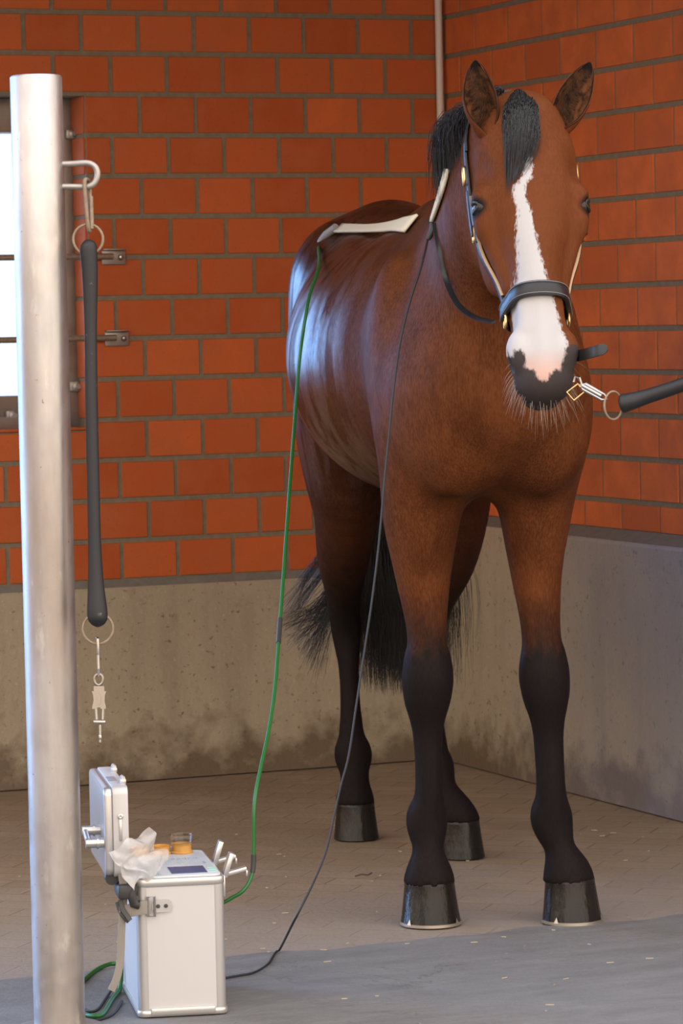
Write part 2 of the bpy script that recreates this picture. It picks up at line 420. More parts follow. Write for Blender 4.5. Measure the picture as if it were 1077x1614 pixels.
# window 1
win = empty('window_1', ((WL+WR)/2, .15, WB)); tag(win, kind='structure')
fr = MB()
fx1 = WR+.004; gx1 = fx1-.075; gz0 = 1.203; gz1 = 2.013
fr.box(((fx1+gx1)/2, .155, (WB+WT)/2), (fx1-gx1, .07, WT-WB), .004)
fr.box((WL+.03, .155, (WB+WT)/2), (.06, .07, WT-WB), .004)
hx = (WL+.06+gx1)/2; hl = gx1-WL-.06
fr.box((hx, .157, (gz1+WT)/2), (hl, .064, WT-gz1), .003)
fr.box((hx, .157, (gz0+WB+.03)/2), (hl, .064, gz0-WB-.03), .003)
fr.box((hx, .125, WB+.022), (hl, .12, .044), .003)
fr.build('window_frame', mGalv, win)
mb = MB(); mb.box(((WL+gx1)/2, .165, (gz0+gz1)/2), (gx1-WL, .006, gz1-gz0)); mb.build('pane', mFrost, win, smooth=False)
for (u_, v_) in ((116, 211), (122, 609), (22, 655)):
    p = aty(u_, v_, .10); mb = MB(); Rm = Matrix.Rotation(math.pi/2, 3, 'X')
    mb.rev([(.0, -.012), (.014, -.012), (.016, -.004), (.016, .004), (.008, .008), (.008, .018), (.001, .018)], p, 12, R=Rm)
    mb.box((p.x, .112, p.z), (.045, .02, .03), .004); mb.build('hinge_bolt', mGalv, win)
mb = MB(); p = aty(108, 645, .115); mb.add([(p.x-.16, .117, p.z-.04), (p.x+.006, .117, p.z-.04), (p.x+.006, .117, p.z+.05), (p.x-.02, .117, p.z+.02), (p.x-.16, .117, p.z+.02)], [(0, 1, 2, 3, 4)])
tag(mb.build('sticker', mBlue, win, smooth=False), 'blue sticker on the frame corner')
# bars across the window
for i, (v_, lab) in enumerate(((404, 'upper steel bar across the window, bolted to the brick wall'), (532, 'lower steel bar across the window, bolted to the brick wall'))):
    e = empty('window_bar', (WR, 0, aty(190, v_).z)); tag(e, lab, 'bar', 'steel bars across the window')
    z = aty(190, v_).z; x2 = aty(195 if i == 0 else 200, v_).x; x1 = x2-.072
    mb = MB(); mb.tube([(WL-.1, -.022, z), (x1+.03, -.022, z)], .0095, 12); mb.build('bar', mRust, e)
    mb = MB(); mb.box(((x1+x2)/2, -.009, z-.003), (.078, .007, .046), .003); mb.box(((x1+x2)/2-.002, -.018, z+.021), (.074, .022, .004), .001); mb.build('bracket', mGalv, e)
    mb = MB(); Rm = Matrix.Rotation(math.pi/2, 3, 'X'); mb.rev([(.001, 0), (.009, 0), (.009, .004), (.006, .009), (.001, .010)], (x2-.015, -.012, z-.004), 14, R=Rm); mb.build('bolt', mChrome, e)
# pipe in the corner
mb = MB(); pc = at(697, 0, 9.9)
mb.tube([(-.027, -.022, .80), (-.027, -.022, 2.98)], .0115, 16); o = mb.build('wall_pipe', mPipe)
tag(o, 'thin pale grey vertical pipe in the corner of the brick walls', 'pipe')

# ------------------------------------------------------------------ the horse
HX = Vector((-.225, -.974, 0)).normalized(); HL = Vector((-HX.y, HX.x, 0)); HL = -HX.cross(Vector((0, 0, 1)))
HO = Vector((-1.212, -2.949, 0))
def hw(p): return HO + HX*p[0] + HL*p[1] + Vector((0, 0, p[2]))
# head frame
TH, PS, RH_ = math.radians(21), math.radians(-5), 0.0
E1 = np.array([math.sin(TH)*math.cos(PS), math.sin(TH)*math.sin(PS), -math.cos(TH)])
E3 = np.array([math.cos(TH)*math.cos(PS), math.cos(TH)*math.sin(PS), math.sin(TH)])
E2 = np.cross(E3, E1); E2 = E2 if E2[1] > 0 else -E2
P0 = np.array([.52, -.042, 1.885])
def hd(s, y, w): return P0 + E1*s + E2*y - E3*w      # head (along, lateral, depth behind the face) -> horse
RHD = np.array([E1, E2, E3])

def axis(*segs):
    out = []
    for a, b, h in segs: out += list(np.arange(a, b-1e-9, h))
    return np.array(out + [segs[-1][1]], np.float32)
GX = axis((-1.78, .30, .010), (.30, .86, .005)); GY = axis((-.46, -.22, .008), (-.22, .13, .005), (.13, .42, .008)); GZ = axis((.05, 1.18, .009), (1.18, 2.0, .005))
D = np.full((len(GX), len(GY), len(GZ)), .2, np.float32)
def _box(lo, hi, pad):
    sl = []
    for A, l, h in zip((GX, GY, GZ), lo, hi):
        i0 = int(np.searchsorted(A, l-pad)); i1 = int(np.searchsorted(A, h+pad)); sl.append(slice(max(0, i0-1), min(len(A), i1+1)))
    return tuple(sl)
def _merge(sl, d, k, sub=False):
    cur = D[sl]
    if sub:
        h = np.clip(.5 - .5*(cur+d)/k, 0, 1); D[sl] = cur*(1-h) + (-d)*h + k*h*(1-h)
    else:
        h = np.clip(.5 + .5*(cur-d)/k, 0, 1); D[sl] = cur*(1-h) + d*h - k*h*(1-h)
def ell(c, r, k=.03, R=None, sub=False):
    """ellipsoid; R rows = its axes"""
    c = np.array(c, np.float32); r = np.array(r, np.float32); rm = float(max(r))
    sl = _box(c-rm, c+rm, .07)
    X = GX[sl[0]][:, None, None]-c[0]; Y = GY[sl[1]][None, :, None]-c[1]; Z = GZ[sl[2]][None, None, :]-c[2]
    R = np.eye(3) if R is None else np.array(R)
    q = [(R[i][0]*X + R[i][1]*Y + R[i][2]*Z)/r[i] for i in range(3)]
    k0 = np.sqrt(q[0]**2+q[1]**2+q[2]**2); k1 = np.sqrt((q[0]/r[0])**2+(q[1]/r[1])**2+(q[2]/r[2])**2)+1e-6
    _merge(sl, (k0*(k0-1)/k1).astype(np.float32), k, sub)
def limb(st, k=.03, S=(0, 1, 0), n=4, sub=False):
    """tube through stations (x,y,z,a,b): a radius along S, b radius across"""
    P = np.array(crom(st, n)) if len(st) > 2 else np.array([np.array(s_, float) for s_ in st])
    rm = max(P[:, 3].max(), P[:, 4].max()); sl = _box(P[:, :3].min(0)-rm, P[:, :3].max(0)+rm, .07)
    X = GX[sl[0]][:, None, None]; Y = GY[sl[1]][None, :, None]; Z = GZ[sl[2]][None, None, :]
    best = np.full((X.shape[0], Y.shape[1], Z.shape[2]), 9, np.float32)
    S = np.array(S, float)
    for i in range(len(P)-1):
        p, q = P[i], P[i+1]; d = q[:3]-p[:3]; L2 = d@d
        if L2 < 1e-10: continue
        dn = d/math.sqrt(L2); s_ = S-dn*(S@dn); s_ /= np.linalg.norm(s_); w_ = np.cross(dn, s_)
        r2 = max(p[3], p[4], q[3], q[4])
        lo = np.minimum(p[:3], q[:3])-r2; hi = np.maximum(p[:3], q[:3])+r2; s2 = _box(lo, hi, .08)
        ss = tuple(slice(b.start-a.start if b.start > a.start else 0, b.stop-a.start) for a, b in zip(sl, s2))
        x = X[ss[0]]-p[0]; y = Y[:, ss[1]]-p[1]; z = Z[:, :, ss[2]]-p[2]
        t = np.clip((x*d[0]+y*d[1]+z*d[2])/L2, 0, 1)
        rx = x-t*d[0]; ry = y-t*d[1]; rz = z-t*d[2]
        a = p[3]+(q[3]-p[3])*t; b = p[4]+(q[4]-p[4])*t
        u = (rx*s_[0]+ry*s_[1]+rz*s_[2])/a; v = (rx*w_[0]+ry*w_[1]+rz*w_[2])/b; w = (rx*dn[0]+ry*dn[1]+rz*dn[2])/np.minimum(a, b)
        k0 = np.sqrt(u*u+v*v+w*w); k1 = np.sqrt((u/a)**2+(v/b)**2+(w/np.minimum(a, b))**2)+1e-6
        dd = (k0*(k0-1)/k1).astype(np.float32)
        best[ss] = np.minimum(best[ss], dd)
    _merge(sl, best, k, sub)

TY = -.03
# trunk
limb([(-1.47, TY+.01, 1.36, .13, .17), (-1.38, TY+.01, 1.40, .215, .25), (-1.25, TY+.01, 1.395, .252, .305), (-1.05, TY, 1.36, .285, .325), (-.85, TY, 1.325, .335, .340),
      (-.65, TY, 1.305, .350, .338), (-.45, TY, 1.315, .305, .335), (-.25, TY-.01, 1.30, .242, .318), (-.05, TY-.01, 1.29, .225, .29), (.08, TY-.01, 1.26, .205, .235), (.13, TY-.01, 1.24, .17, .18)], .02)
ell((-.34, TY-.02, 1.585), (.28, .065, .115), .10)                                  # withers
ell((-1.22, TY, 1.60), (.25, .12, .115), .08)                                     # croup
ell((-1.25, TY-.13, 1.50), (.17, .13, .17), .06); ell((-1.25, TY+.15, 1.50), (.17, .12, .17), .06)
# neck
limb([(-.12, -.045, 1.41, .115, .25), (.08, -.070, 1.53, .105, .215), (.24, -.090, 1.635, .090, .18), (.36, -.085, 1.72, .080, .15), (.44, -.070, 1.785, .073, .12)], .09)
# chest
ell((.10, -.122, 1.13), (.105, .092, .125), .045); ell((.10, .066, 1.13), (.105, .092, .125), .045)
ell((.11, -.03, 1.26), (.085, .12, .12), .06)
ell((.02, -.165, 1.20), (.12, .095, .15), .08); ell((.04, .100, 1.20), (.12, .09, .15), .08)
ell((-.11, -.198, 1.29), (.13, .090, .29), .05, R=[(1, 0, .25), (0, 1, 0), (-.25, 0, 1)]); ell((-.09, .125, 1.29), (.13, .080, .29), .06, R=[(1, 0, .25), (0, 1, 0), (-.25, 0, 1)])
# forelegs: shoulder to pastern (x,y,z,lateral,fore-aft)
limb([(-.06, -.165, 1.14, .092, .125), (-.08, -.170, 1.02, .095, .12), (-.10, -.172, .92, .083, .095), (-.105, -.171, .82, .066, .074), (-.10, -.167, .72, .050, .058), (-.095, -.166, .655, .046, .052), (-.09, -.167, .620, .055, .055),
      (-.085, -.168, .58, .061, .058), (-.09, -.169, .535, .057, .053), (-.10, -.168, .485, .043, .044), (-.105, -.167, .43, .034, .038), (-.105, -.166, .34, .0325, .038), (-.11, -.167, .285, .036, .042),
      (-.122, -.170, .245, .049, .050), (-.118, -.170, .215, .046, .045), (-.108, -.171, .178, .036, .038), (-.104, -.171, .145, .043, .044), (-.102, -.171, .112, .056, .057), (-.102, -.171, .088, .062, .063), (-.102, -.171, .07, .062, .063)], .06)
limb([(-.03, .085, 1.14, .092, .125), (-.04, .085, 1.02, .090, .12), (-.05, .086, .92, .076, .095), (-.05, .087, .82, .060, .074), (-.045, .092, .72, .048, .058), (-.04, .095, .655, .046, .052), (-.035, .097, .620, .054, .055),
      (-.03, .097, .58, .060, .058), (-.03, .100, .535, .056, .053), (-.035, .104, .485, .043, .044), (-.04, .107, .43, .036, .038), (-.04, .110, .34, .0345, .038), (-.045, .112, .285, .038, .042),
      (-.058, .114, .245, .050, .050), (-.054, .119, .215, .046, .045), (-.045, .128, .178, .036, .038), (-.042, .138, .145, .043, .044), (-.041, .147, .112, .056, .057), (-.041, .150, .088, .062, .063), (-.041, .151, .07, .062, .063)], .06)
for (x, y, s_) in ((-.10, -.19, -1), (-.06, .105, 1)):
    ell((x-.03, y, 1.0), (.09, .05, .12), .05)                                     # elbow / triceps
    ell((x+.055, y-s_*.012, .93), (.05, .035, .09), .03)                          # extensor muscle
    limb([(x+.03, y-s_*.035, .86, .012, .02), (x+.02, y-s_*.03, .74, .010, .014)], .02)
# hind legs
limb([(-1.22, -.155, 1.36, .125, .24), (-1.26, -.165, 1.18, .12, .23), (-1.27, -.155, 1.02, .108, .19), (-1.31, -.145, .90, .086, .14), (-1.40, -.140, .78, .070, .095), (-1.50, -.125, .68, .050, .070), (-1.56, -.112, .60, .042, .062),
      (-1.57, -.106, .54, .038, .052), (-1.555, -.104, .46, .028, .038), (-1.54, -.104, .36, .028, .036), (-1.53, -.104, .27, .037, .042), (-1.525, -.102, .225, .053, .050), (-1.51, -.102, .18, .040, .040),
      (-1.495, -.104, .14, .042, .042), (-1.492, -.105, .11, .051, .052), (-1.492, -.105, .088, .055, .056), (-1.492, -.105, .07, .055, .056)], .06)
limb([(-1.16, .10, 1.36, .125, .24), (-1.15, .11, 1.18, .12, .23), (-1.10, .105, 1.02, .108, .18), (-1.08, .105, .90, .086, .13), (-1.12, .092, .78, .072, .095), (-1.18, .070, .68, .052, .070), (-1.22, .058, .60, .044, .062),
      (-1.215, .054, .54, .040, .052), (-1.18, .050, .46, .030, .038), (-1.15, .048, .36, .030, .036), (-1.125, .046, .27, .039, .044), (-1.12, .050, .235, .048, .048), (-1.105, .062, .18, .038, .040),
      (-1.092, .085, .14, .042, .042), (-1.084, .098, .11, .050, .051), (-1.082, .104, .088, .054, .055), (-1.082, .105, .07, .054, .055)], .06)
ell((-1.625, -.112, .60), (.03, .022, .045), .03); ell((-1.285, .058, .60), (.03, .022, .045), .03)        # points of hock
# head
def hs(*st): return [(*hd(s, y, w), a, b) for (s, y, w, a, b) in st]
limb(hs((.035, 0, .085, .080, .070), (.09, 0, .090, .104, .080), (.15, 0, .096, .111, .088), (.21, 0, .098, .112, .092), (.27, 0, .098, .092, .092), (.34, 0, .090, .068, .085), (.42, 0, .080, .055, .074), (.50, 0, .072, .052, .066), (.57, 0, .068, .056, .062), (.625, 0, .066, .052, .056)), .03, S=E2)
for sg in (-1, 1):
    ell(hd(.26, sg*.070, .175), (.125, .034, .092), .04, R=RHD)                    # jowl
    limb(hs((.30, sg*.055, .17, .035, .07), (.42, sg*.038, .125, .026, .04), (.53, sg*.022, .115, .024, .03)), .03, S=E2)
    ell(hd(.205, sg*.107, .068), (.036, .018, .026), .03, R=RHD)                    # brow above the eye
    ell(hd(.262, sg*.104, .080), (.030, .018, .026), .03, R=RHD)                    # below the eye
    limb(hs((.285, sg*.094, .085, .014, .016), (.34, sg*.078, .085, .012, .014), (.41, sg*.060, .085, .009, .012)), .025, S=E2)  # facial crest
    ell(hd(.155, sg*.112, .052), (.020, .010, .014), .04, R=RHD, sub=True)          # hollow above the eye
    ell(hd(.232, sg*.134, .062), (.017, .018, .021), .007, R=RHD, sub=True)         # eye socket
    ell(hd(.572, sg*.052, .050), (.048, .026, .036), .022, R=RHD)                   # nostril wing
    ell(hd(.590, sg*.068, .050), (.024, .013, .012), .008, R=RHD, sub=True)
    limb(hs((.44, sg*.030, .030, .014, .012), (.52, sg*.036, .032, .012, .012)), .02, S=E2)
ell(hd(.635, 0, .070), (.036, .060, .046), .02, R=RHD)                              # upper lip
ell(hd(.650, 0, .112), (.026, .042, .034), .012, R=RHD)                             # lower lip
ell(hd(.665, 0, .093), (.010, .060, .004), .008, R=RHD, sub=True)
limb(hs((.60, 0, .118, .035, .022), (.50, 0, .120, .030, .026), (.40, 0, .13, .035, .03)), .02, S=E2)
limb([(.30, -.08, 1.66, .08, .12), (*hd(.13, 0, .14), .062, .085)], .05)               # throat
limb([(*hd(.03, 0, .10), .06, .07), (.40, -.08, 1.80, .06, .08)], .05)

D[:] = np.maximum(D, .089-GZ[None, None, :])
def surface_nets(D, A):
    s = D < 0; nx, ny, nz = s.shape
    cnt = np.zeros((nx-1)*(ny-1)*(nz-1), np.uint8).reshape(nx-1, ny-1, nz-1)
    ssum = s[:-1, :-1, :-1].astype(np.uint8)
    for a in (0, 1):
        for b in (0, 1):
            for c in (0, 1):
                if a or b or c: ssum = ssum + s[a:nx-1+a, b:ny-1+b, c:nz-1+c]
    act = (ssum > 0) & (ssum < 8); idx = np.full(act.shape, -1, np.int64); ids = np.argwhere(act); idx[act] = np.arange(len(ids))
    pos = np.zeros((len(ids), 3)); num = np.zeros(len(ids)); faces = []
    for ax in range(3):
        lo = [slice(None)]*3; hi = [slice(None)]*3; lo[ax] = slice(0, -1); hi[ax] = slice(1, None)
        e = s[tuple(lo)] != s[tuple(hi)]
        # keep the border clean
        for o in range(3):
            if o != ax:
                z = [slice(None)]*3; z[o] = 0; e[tuple(z)] = False; z[o] = -1; e[tuple(z)] = False
        ed = np.argwhere(e); i, j, k = ed.T; d0 = D[i, j, k]
        n2 = ed.copy(); n2[:, ax] += 1; d1 = D[n2[:, 0], n2[:, 1], n2[:, 2]]; t = d0/(d0-d1)
        P = np.stack([A[q][ed[:, q]] for q in range(3)], 1).astype(float); P[:, ax] += t*(A[ax][n2[:, ax]]-A[ax][ed[:, ax]])
        o1, o2 = [q for q in range(3) if q != ax]; quad = []
        for (a, b) in ((0, 0), (-1, 0), (-1, -1), (0, -1)):
            c = ed.copy(); c[:, o1] += a; c[:, o2] += b; q = idx[c[:, 0], c[:, 1], c[:, 2]]; quad.append(q)
            for m_ in range(3): pos[:, m_] += np.bincount(q, P[:, m_], len(ids))
            num += np.bincount(q, minlength=len(ids))
        Q = np.stack(quad, 1); flip = (d0 < 0) if ax != 1 else (d0 > 0)
        Q[flip] = Q[flip][:, ::-1]; faces.append(Q)
    return pos/num[:, None], np.concatenate(faces)[:, ::-1]
V, Q = surface_nets(D, (GX, GY, GZ)); del D
# light smoothing
for it in range(3):
    acc = np.zeros_like(V); n_ = np.zeros(len(V))
    for a, b in ((0, 1), (1, 2), (2, 3), (3, 0)):
        for m_ in range(3):
            acc[:, m_] += np.bincount(Q[:, a], V[Q[:, b], m_], len(V)) + np.bincount(Q[:, b], V[Q[:, a], m_], len(V))
        n_ += np.bincount(Q[:, a], minlength=len(V)) + np.bincount(Q[:, b], minlength=len(V))
    V = V*.5 + .5*acc/n_[:, None]
NB = len(V)
VL = [tuple(v) for v in V]; QL = [tuple(int(i) for i in q) for q in Q]
EAR = np.zeros(NB)
# ears: open cups with thickness, lofted in the same mesh
def ear(base, tip, bend, face, wid, n=22, m_=26):
    global VL, QL, EAR
    base, tip, bend = map(np.array, (base, tip, bend)); ax = tip-base; L_ = np.linalg.norm(ax); ax = ax/L_
    face = np.array(face, float); face -= ax*(face@ax); face /= np.linalg.norm(face); side = np.cross(ax, face)
    prof = [(0, .62), (.12, .78), (.25, .93), (.4, 1.0), (.55, .97), (.7, .82), (.82, .62), (.92, .38), (.98, .17), (1.0, .05)]
    xs, ys = zip(*prof); layers = []
    for lay in (0, 1):
        b0 = len(VL); ev = []
        for i in range(n+1):
            t = i/n; t2 = 1-(1-t)**1.3; r = wid*np.interp(t2, xs, ys) - (.0045 if lay else 0)*min(1, np.interp(t2, xs, ys)*2)
            half = math.radians(np.interp(t2, [0, .12, .3, .6, 1], [176, 150, 118, 98, 70])); c = base+ax*L_*t2 + bend*math.sin(t2*math.pi)*1.0
            dep = np.interp(t2, [0, .3, .7, 1], [.85, .75, .55, .4])
            for k in range(m_+1):
                a = -half + 2*half*k/m_
                p = c + side*math.sin(a)*r - face*math.cos(a)*r*dep - (face*0 if lay == 0 else -face*.002)
                VL.append(tuple(p)); ev.append((2.0 if lay else 1.0) + (0 if t2 < .78 else min(.9, (t2-.78)*4)))
        EAR = np.concatenate([EAR, ev]); layers.append(b0)
        for i in range(n):
            for k in range(m_):
                q = (b0+i*(m_+1)+k, b0+i*(m_+1)+k+1, b0+(i+1)*(m_+1)+k+1, b0+(i+1)*(m_+1)+k); QL.append(q if lay == 0 else q[::-1])
    a0, a1 = layers
    for i in range(n):
        for k in (0, m_): QL.append((a0+i*(m_+1)+k, a0+(i+1)*(m_+1)+k, a1+(i+1)*(m_+1)+k, a1+i*(m_+1)+k))
    for k in range(m_): QL.append((a0+n*(m_+1)+k, a0+n*(m_+1)+k+1, a1+n*(m_+1)+k+1, a1+n*(m_+1)+k))
ear((.478, -.118, 1.800), (.50, -.152, 1.962), (0, -.006, 0), (.90, -.10, -.12), .0385)
ear((.478, .020, 1.800), (.49, .104, 1.956), (0, .004, 0), (.95, -.32, -.12), .0385)

horse = empty('horse', HO + HX*-.6)
tag(horse, 'bay horse with a broad white blaze and black legs standing and facing the camera', 'horse')
Wv = [hw(v) for v in VL]
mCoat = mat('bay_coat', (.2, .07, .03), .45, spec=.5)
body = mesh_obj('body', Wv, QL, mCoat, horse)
V = np.array(VL); NV = len(V)
# intrinsic coat pattern as smooth fields
dh = V-P0; HS = dh@E1; HY = dh@E2; HWd = -(dh@E3)
def poly_sd(y, z, poly):
    P = np.array(poly); d = np.full(len(y), 9.0); ins = np.zeros(len(y), bool)
    for i in range(len(P)):
        a = P[i]; b = P[(i+1) % len(P)]; e = b-a; w0 = y-a[0]; w1 = z-a[1]; t = np.clip((w0*e[0]+w1*e[1])/(e@e+1e-12), 0, 1)
        d = np.minimum(d, np.hypot(w0-t*e[0], w1-t*e[1]))
        c = ((a[1] > z) != (b[1] > z)) & (y < (b[0]-a[0])*(z-a[1])/(b[1]-a[1]+1e-12)+a[0]); ins ^= c
    return np.where(ins, d, -d)
BLAZE = [(-.053, 1.768), (-.046, 1.744), (-.050, 1.71), (-.065, 1.69), (-.068, 1.663), (-.059, 1.636), (-.056, 1.596), (-.049, 1.542), (-.039, 1.489), (-.028, 1.435), (-.018, 1.382), (-.004, 1.34), (.02, 1.30), (.02, 1.2),
         (-.17, 1.2), (-.17, 1.335), (-.142, 1.345), (-.130, 1.384), (-.113, 1.437), (-.098, 1.49), (-.094, 1.543), (-.092, 1.596), (-.087, 1.637), (-.093, 1.664), (-.089, 1.69), (-.069, 1.71), (-.063, 1.744)]
GREYM = [(-.20, 1.328), (-.125, 1.327), (-.123, 1.342), (-.108, 1.343), (-.100, 1.325), (-.103, 1.305), (-.085, 1.298), (-.078, 1.278), (-.060, 1.276), (-.055, 1.288), (-.040, 1.300), (-.030, 1.296), (-.022, 1.318), (-.014, 1.345), (.0, 1.352), (.06, 1.34), (.06, 1.17), (-.20, 1.17)]
front = (HWd < .085) & (HS > .02)
bl = np.where(HWd < .075+.02, poly_sd(V[:, 1], V[:, 2], BLAZE), -.05); bl = np.where((V[:, 0] > .4), bl, -.05)
bl = np.minimum(bl, (.085-HWd)*1.0)
gm = np.where((V[:, 0] > .45) & (V[:, 2] < 1.42), poly_sd(V[:, 1], V[:, 2], GREYM), -.05)
gm = np.maximum(gm, np.where((V[:, 0] > .5) & (HWd > .085), (HS-.56)*.8, -.05))
pink = np.clip((1.345-V[:, 2])/.05, 0, 1)*(V[:, 0] > .5)
fore = V[:, 0] > -.6
dark = np.where(fore, np.clip((.80-V[:, 2])/.20, 0, 1), np.clip((.86-V[:, 2])/.26, 0, 1))
leg = V[:, 2] < 1.0
dark = np.where(leg, dark, 0)
for sg in (-1, 1):
    de = np.linalg.norm((V-hd(.232, sg*.115, .066))/1.0, axis=1); dark = np.maximum(dark, np.clip((.032-de)/.012, 0, .9))
EARa = EAR
for nm, arr in (('blaze', np.clip(bl, -.05, .05)*20), ('greymask', np.clip(gm, -.05, .05)*20), ('pink', pink), ('points', dark), ('ear', EARa)):
    a_ = body.data.attributes.new(nm, 'FLOAT', 'POINT'); a_.data.foreach_set('value', np.ascontiguousarray(arr, dtype=np.float32))
# 'loc': horse coordinates for texture
a_ = body.data.attributes.new('hloc', 'FLOAT_VECTOR', 'POINT'); a_.data.foreach_set('vector', np.ascontiguousarray(V, dtype=np.float32).ravel())

g = NG(mCoat)
loc = g.attr('hloc').outputs['Vector']
fine = g.noise(260, 3, .6, sc=(1, 1, .22), vec=loc); med = g.noise(26, 5, .6, sc=(1, 1, .5), vec=loc); big = g.noise(4.5, 4, .55, vec=loc)
c = g.mix(g.rng(big, .35, .65), (.066, .0195, .0068), (.118, .036, .0115))
c = g.mix(g.rng(med, .35, .7, 0, .45), c, (.046, .0135, .0055))
c = g.mix(g.rng(fine, .35, .7, 0, .6), c, (.16, .056, .021)); c = g.mix(g.rng(g.noise(11, 6, .7, sc=(1, 1, .6), vec=loc), .45, .7, 0, .55), c, (.040, .0125, .0055))
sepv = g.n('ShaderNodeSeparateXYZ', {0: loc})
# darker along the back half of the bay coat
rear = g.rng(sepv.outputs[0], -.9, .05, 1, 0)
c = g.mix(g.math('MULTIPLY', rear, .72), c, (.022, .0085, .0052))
headf = g.rng(sepv.outputs[0], .36, .50)
c = g.mix(g.math('MULTIPLY', headf, g.rng(big, .3, .7, .35, 1.0)), c, (.118, .036, .0125))
pts = g.math('ADD', g.attr('points').outputs['Fac'], g.rng(med, .3, .7, -.12, .12))
c = g.mix(g.rng(pts, .1, .9), c, (.0115, .0088, .0082))
ea = g.attr('ear').outputs['Fac']
c = g.mix(g.rng(ea, 1.5, 1.9), c, g.mix(g.rng(g.noise(60, 4, vec=loc), .4, .6), (.13, .05, .02), (.03, .014, .009)))
fr_ = g.math('FRACT', ea)
c = g.mix(g.rng(fr_, .15, .55), c, (.010, .008, .008))
jit = g.rng(g.noise(190, 3, .7, sc=(1, 1, .3), vec=loc), .3, .7, -.10, .10)
bz = g.rng(g.math('ADD', g.attr('blaze').outputs['Fac'], jit), -.06, .06)
wh = g.mix(g.attr('pink').outputs['Fac'], (.40, .385, .385), (.46, .30, .25))
c = g.mix(bz, c, wh)
gz = g.rng(g.math('ADD', g.attr('greymask').outputs['Fac'], g.math('MULTIPLY', jit, .7)), -.06, .06)
c = g.mix(gz, c, (.042, .034, .033))
g.set('Base Color', c)
stk = g.noise(17, 3, .5, sc=(1, 1, .16), vec=loc)
flank = g.math('MULTIPLY', g.rng(sepv.outputs[0], -.30, -.46), g.rng(sepv.outputs[2], .92, 1.08))
g.set('Roughness', g.math('ADD', g.rng(g.math('MULTIPLY', med, fine), .1, .4, .27, .36), g.rng(flank, 0, 1, .22, 0)))
g.set('Specular IOR Level', g.math('MULTIPLY', g.rng(fine, .35, .65, .45, 1.3), g.math('ADD', .045, g.math('MULTIPLY', flank, g.rng(stk, .42, .62, .0, .75)))))
g.bump(g.noise(60, 3, .6, sc=(1, 1, .12), vec=loc), .35, .0016)

bvh = BVHTree.FromPolygons(Wv, QL)
def H(s, y, w): return hw(hd(s, y, w))
def HV(v): return (HX*float(v[0]) + HL*float(v[1]) + Vector((0, 0, float(v[2])))).normalized()
W1, W2, W3 = HV(E1), HV(E2), HV(E3)
# eyes
mLid = mat('eyelid', (.014, .009, .008), .45)
for sg in (-1, 1):
    mb = MB(); c_ = hd(.232, sg*.1035, .0690); R_ = Matrix([list(W1), list(W2), list(W3)]).transposed()
    mb.rev([(.0240*math.sin(math.pi*k/14)+.0001, .0240*math.cos(math.pi*k/14)) for k in range(15)], hw(c_), 28, R=R_)
    tag(mb.build('eye', mEye, horse), 'glossy dark eye')
    # lids
    mb = MB()
    for q in (0, 1):
        pts = []
        for k in range(13):
            a = math.pi*k/12; th = -math.cos(a)*.95; ph = (-.52 if q == 0 else .46)*math.sin(a)
            # direction on the eyeball: lateral, tilted forwards/backwards by th and up/down by ph
            dv = np.array([math.sin(ph), sg*math.cos(th)*math.cos(ph), -math.sin(th-.15)*math.cos(ph)]); dv /= np.linalg.norm(dv)
            pts.append(hw(c_ + .0238*(E1*dv[0]+E2*dv[1]+E3*dv[2])))
        mb.tube(pts, [.0012+(.0036 if q == 0 else .0024)*math.sin(math.pi*k/12) for k in range(13)], 8)
    mb.build('eyelids', mLid, horse)
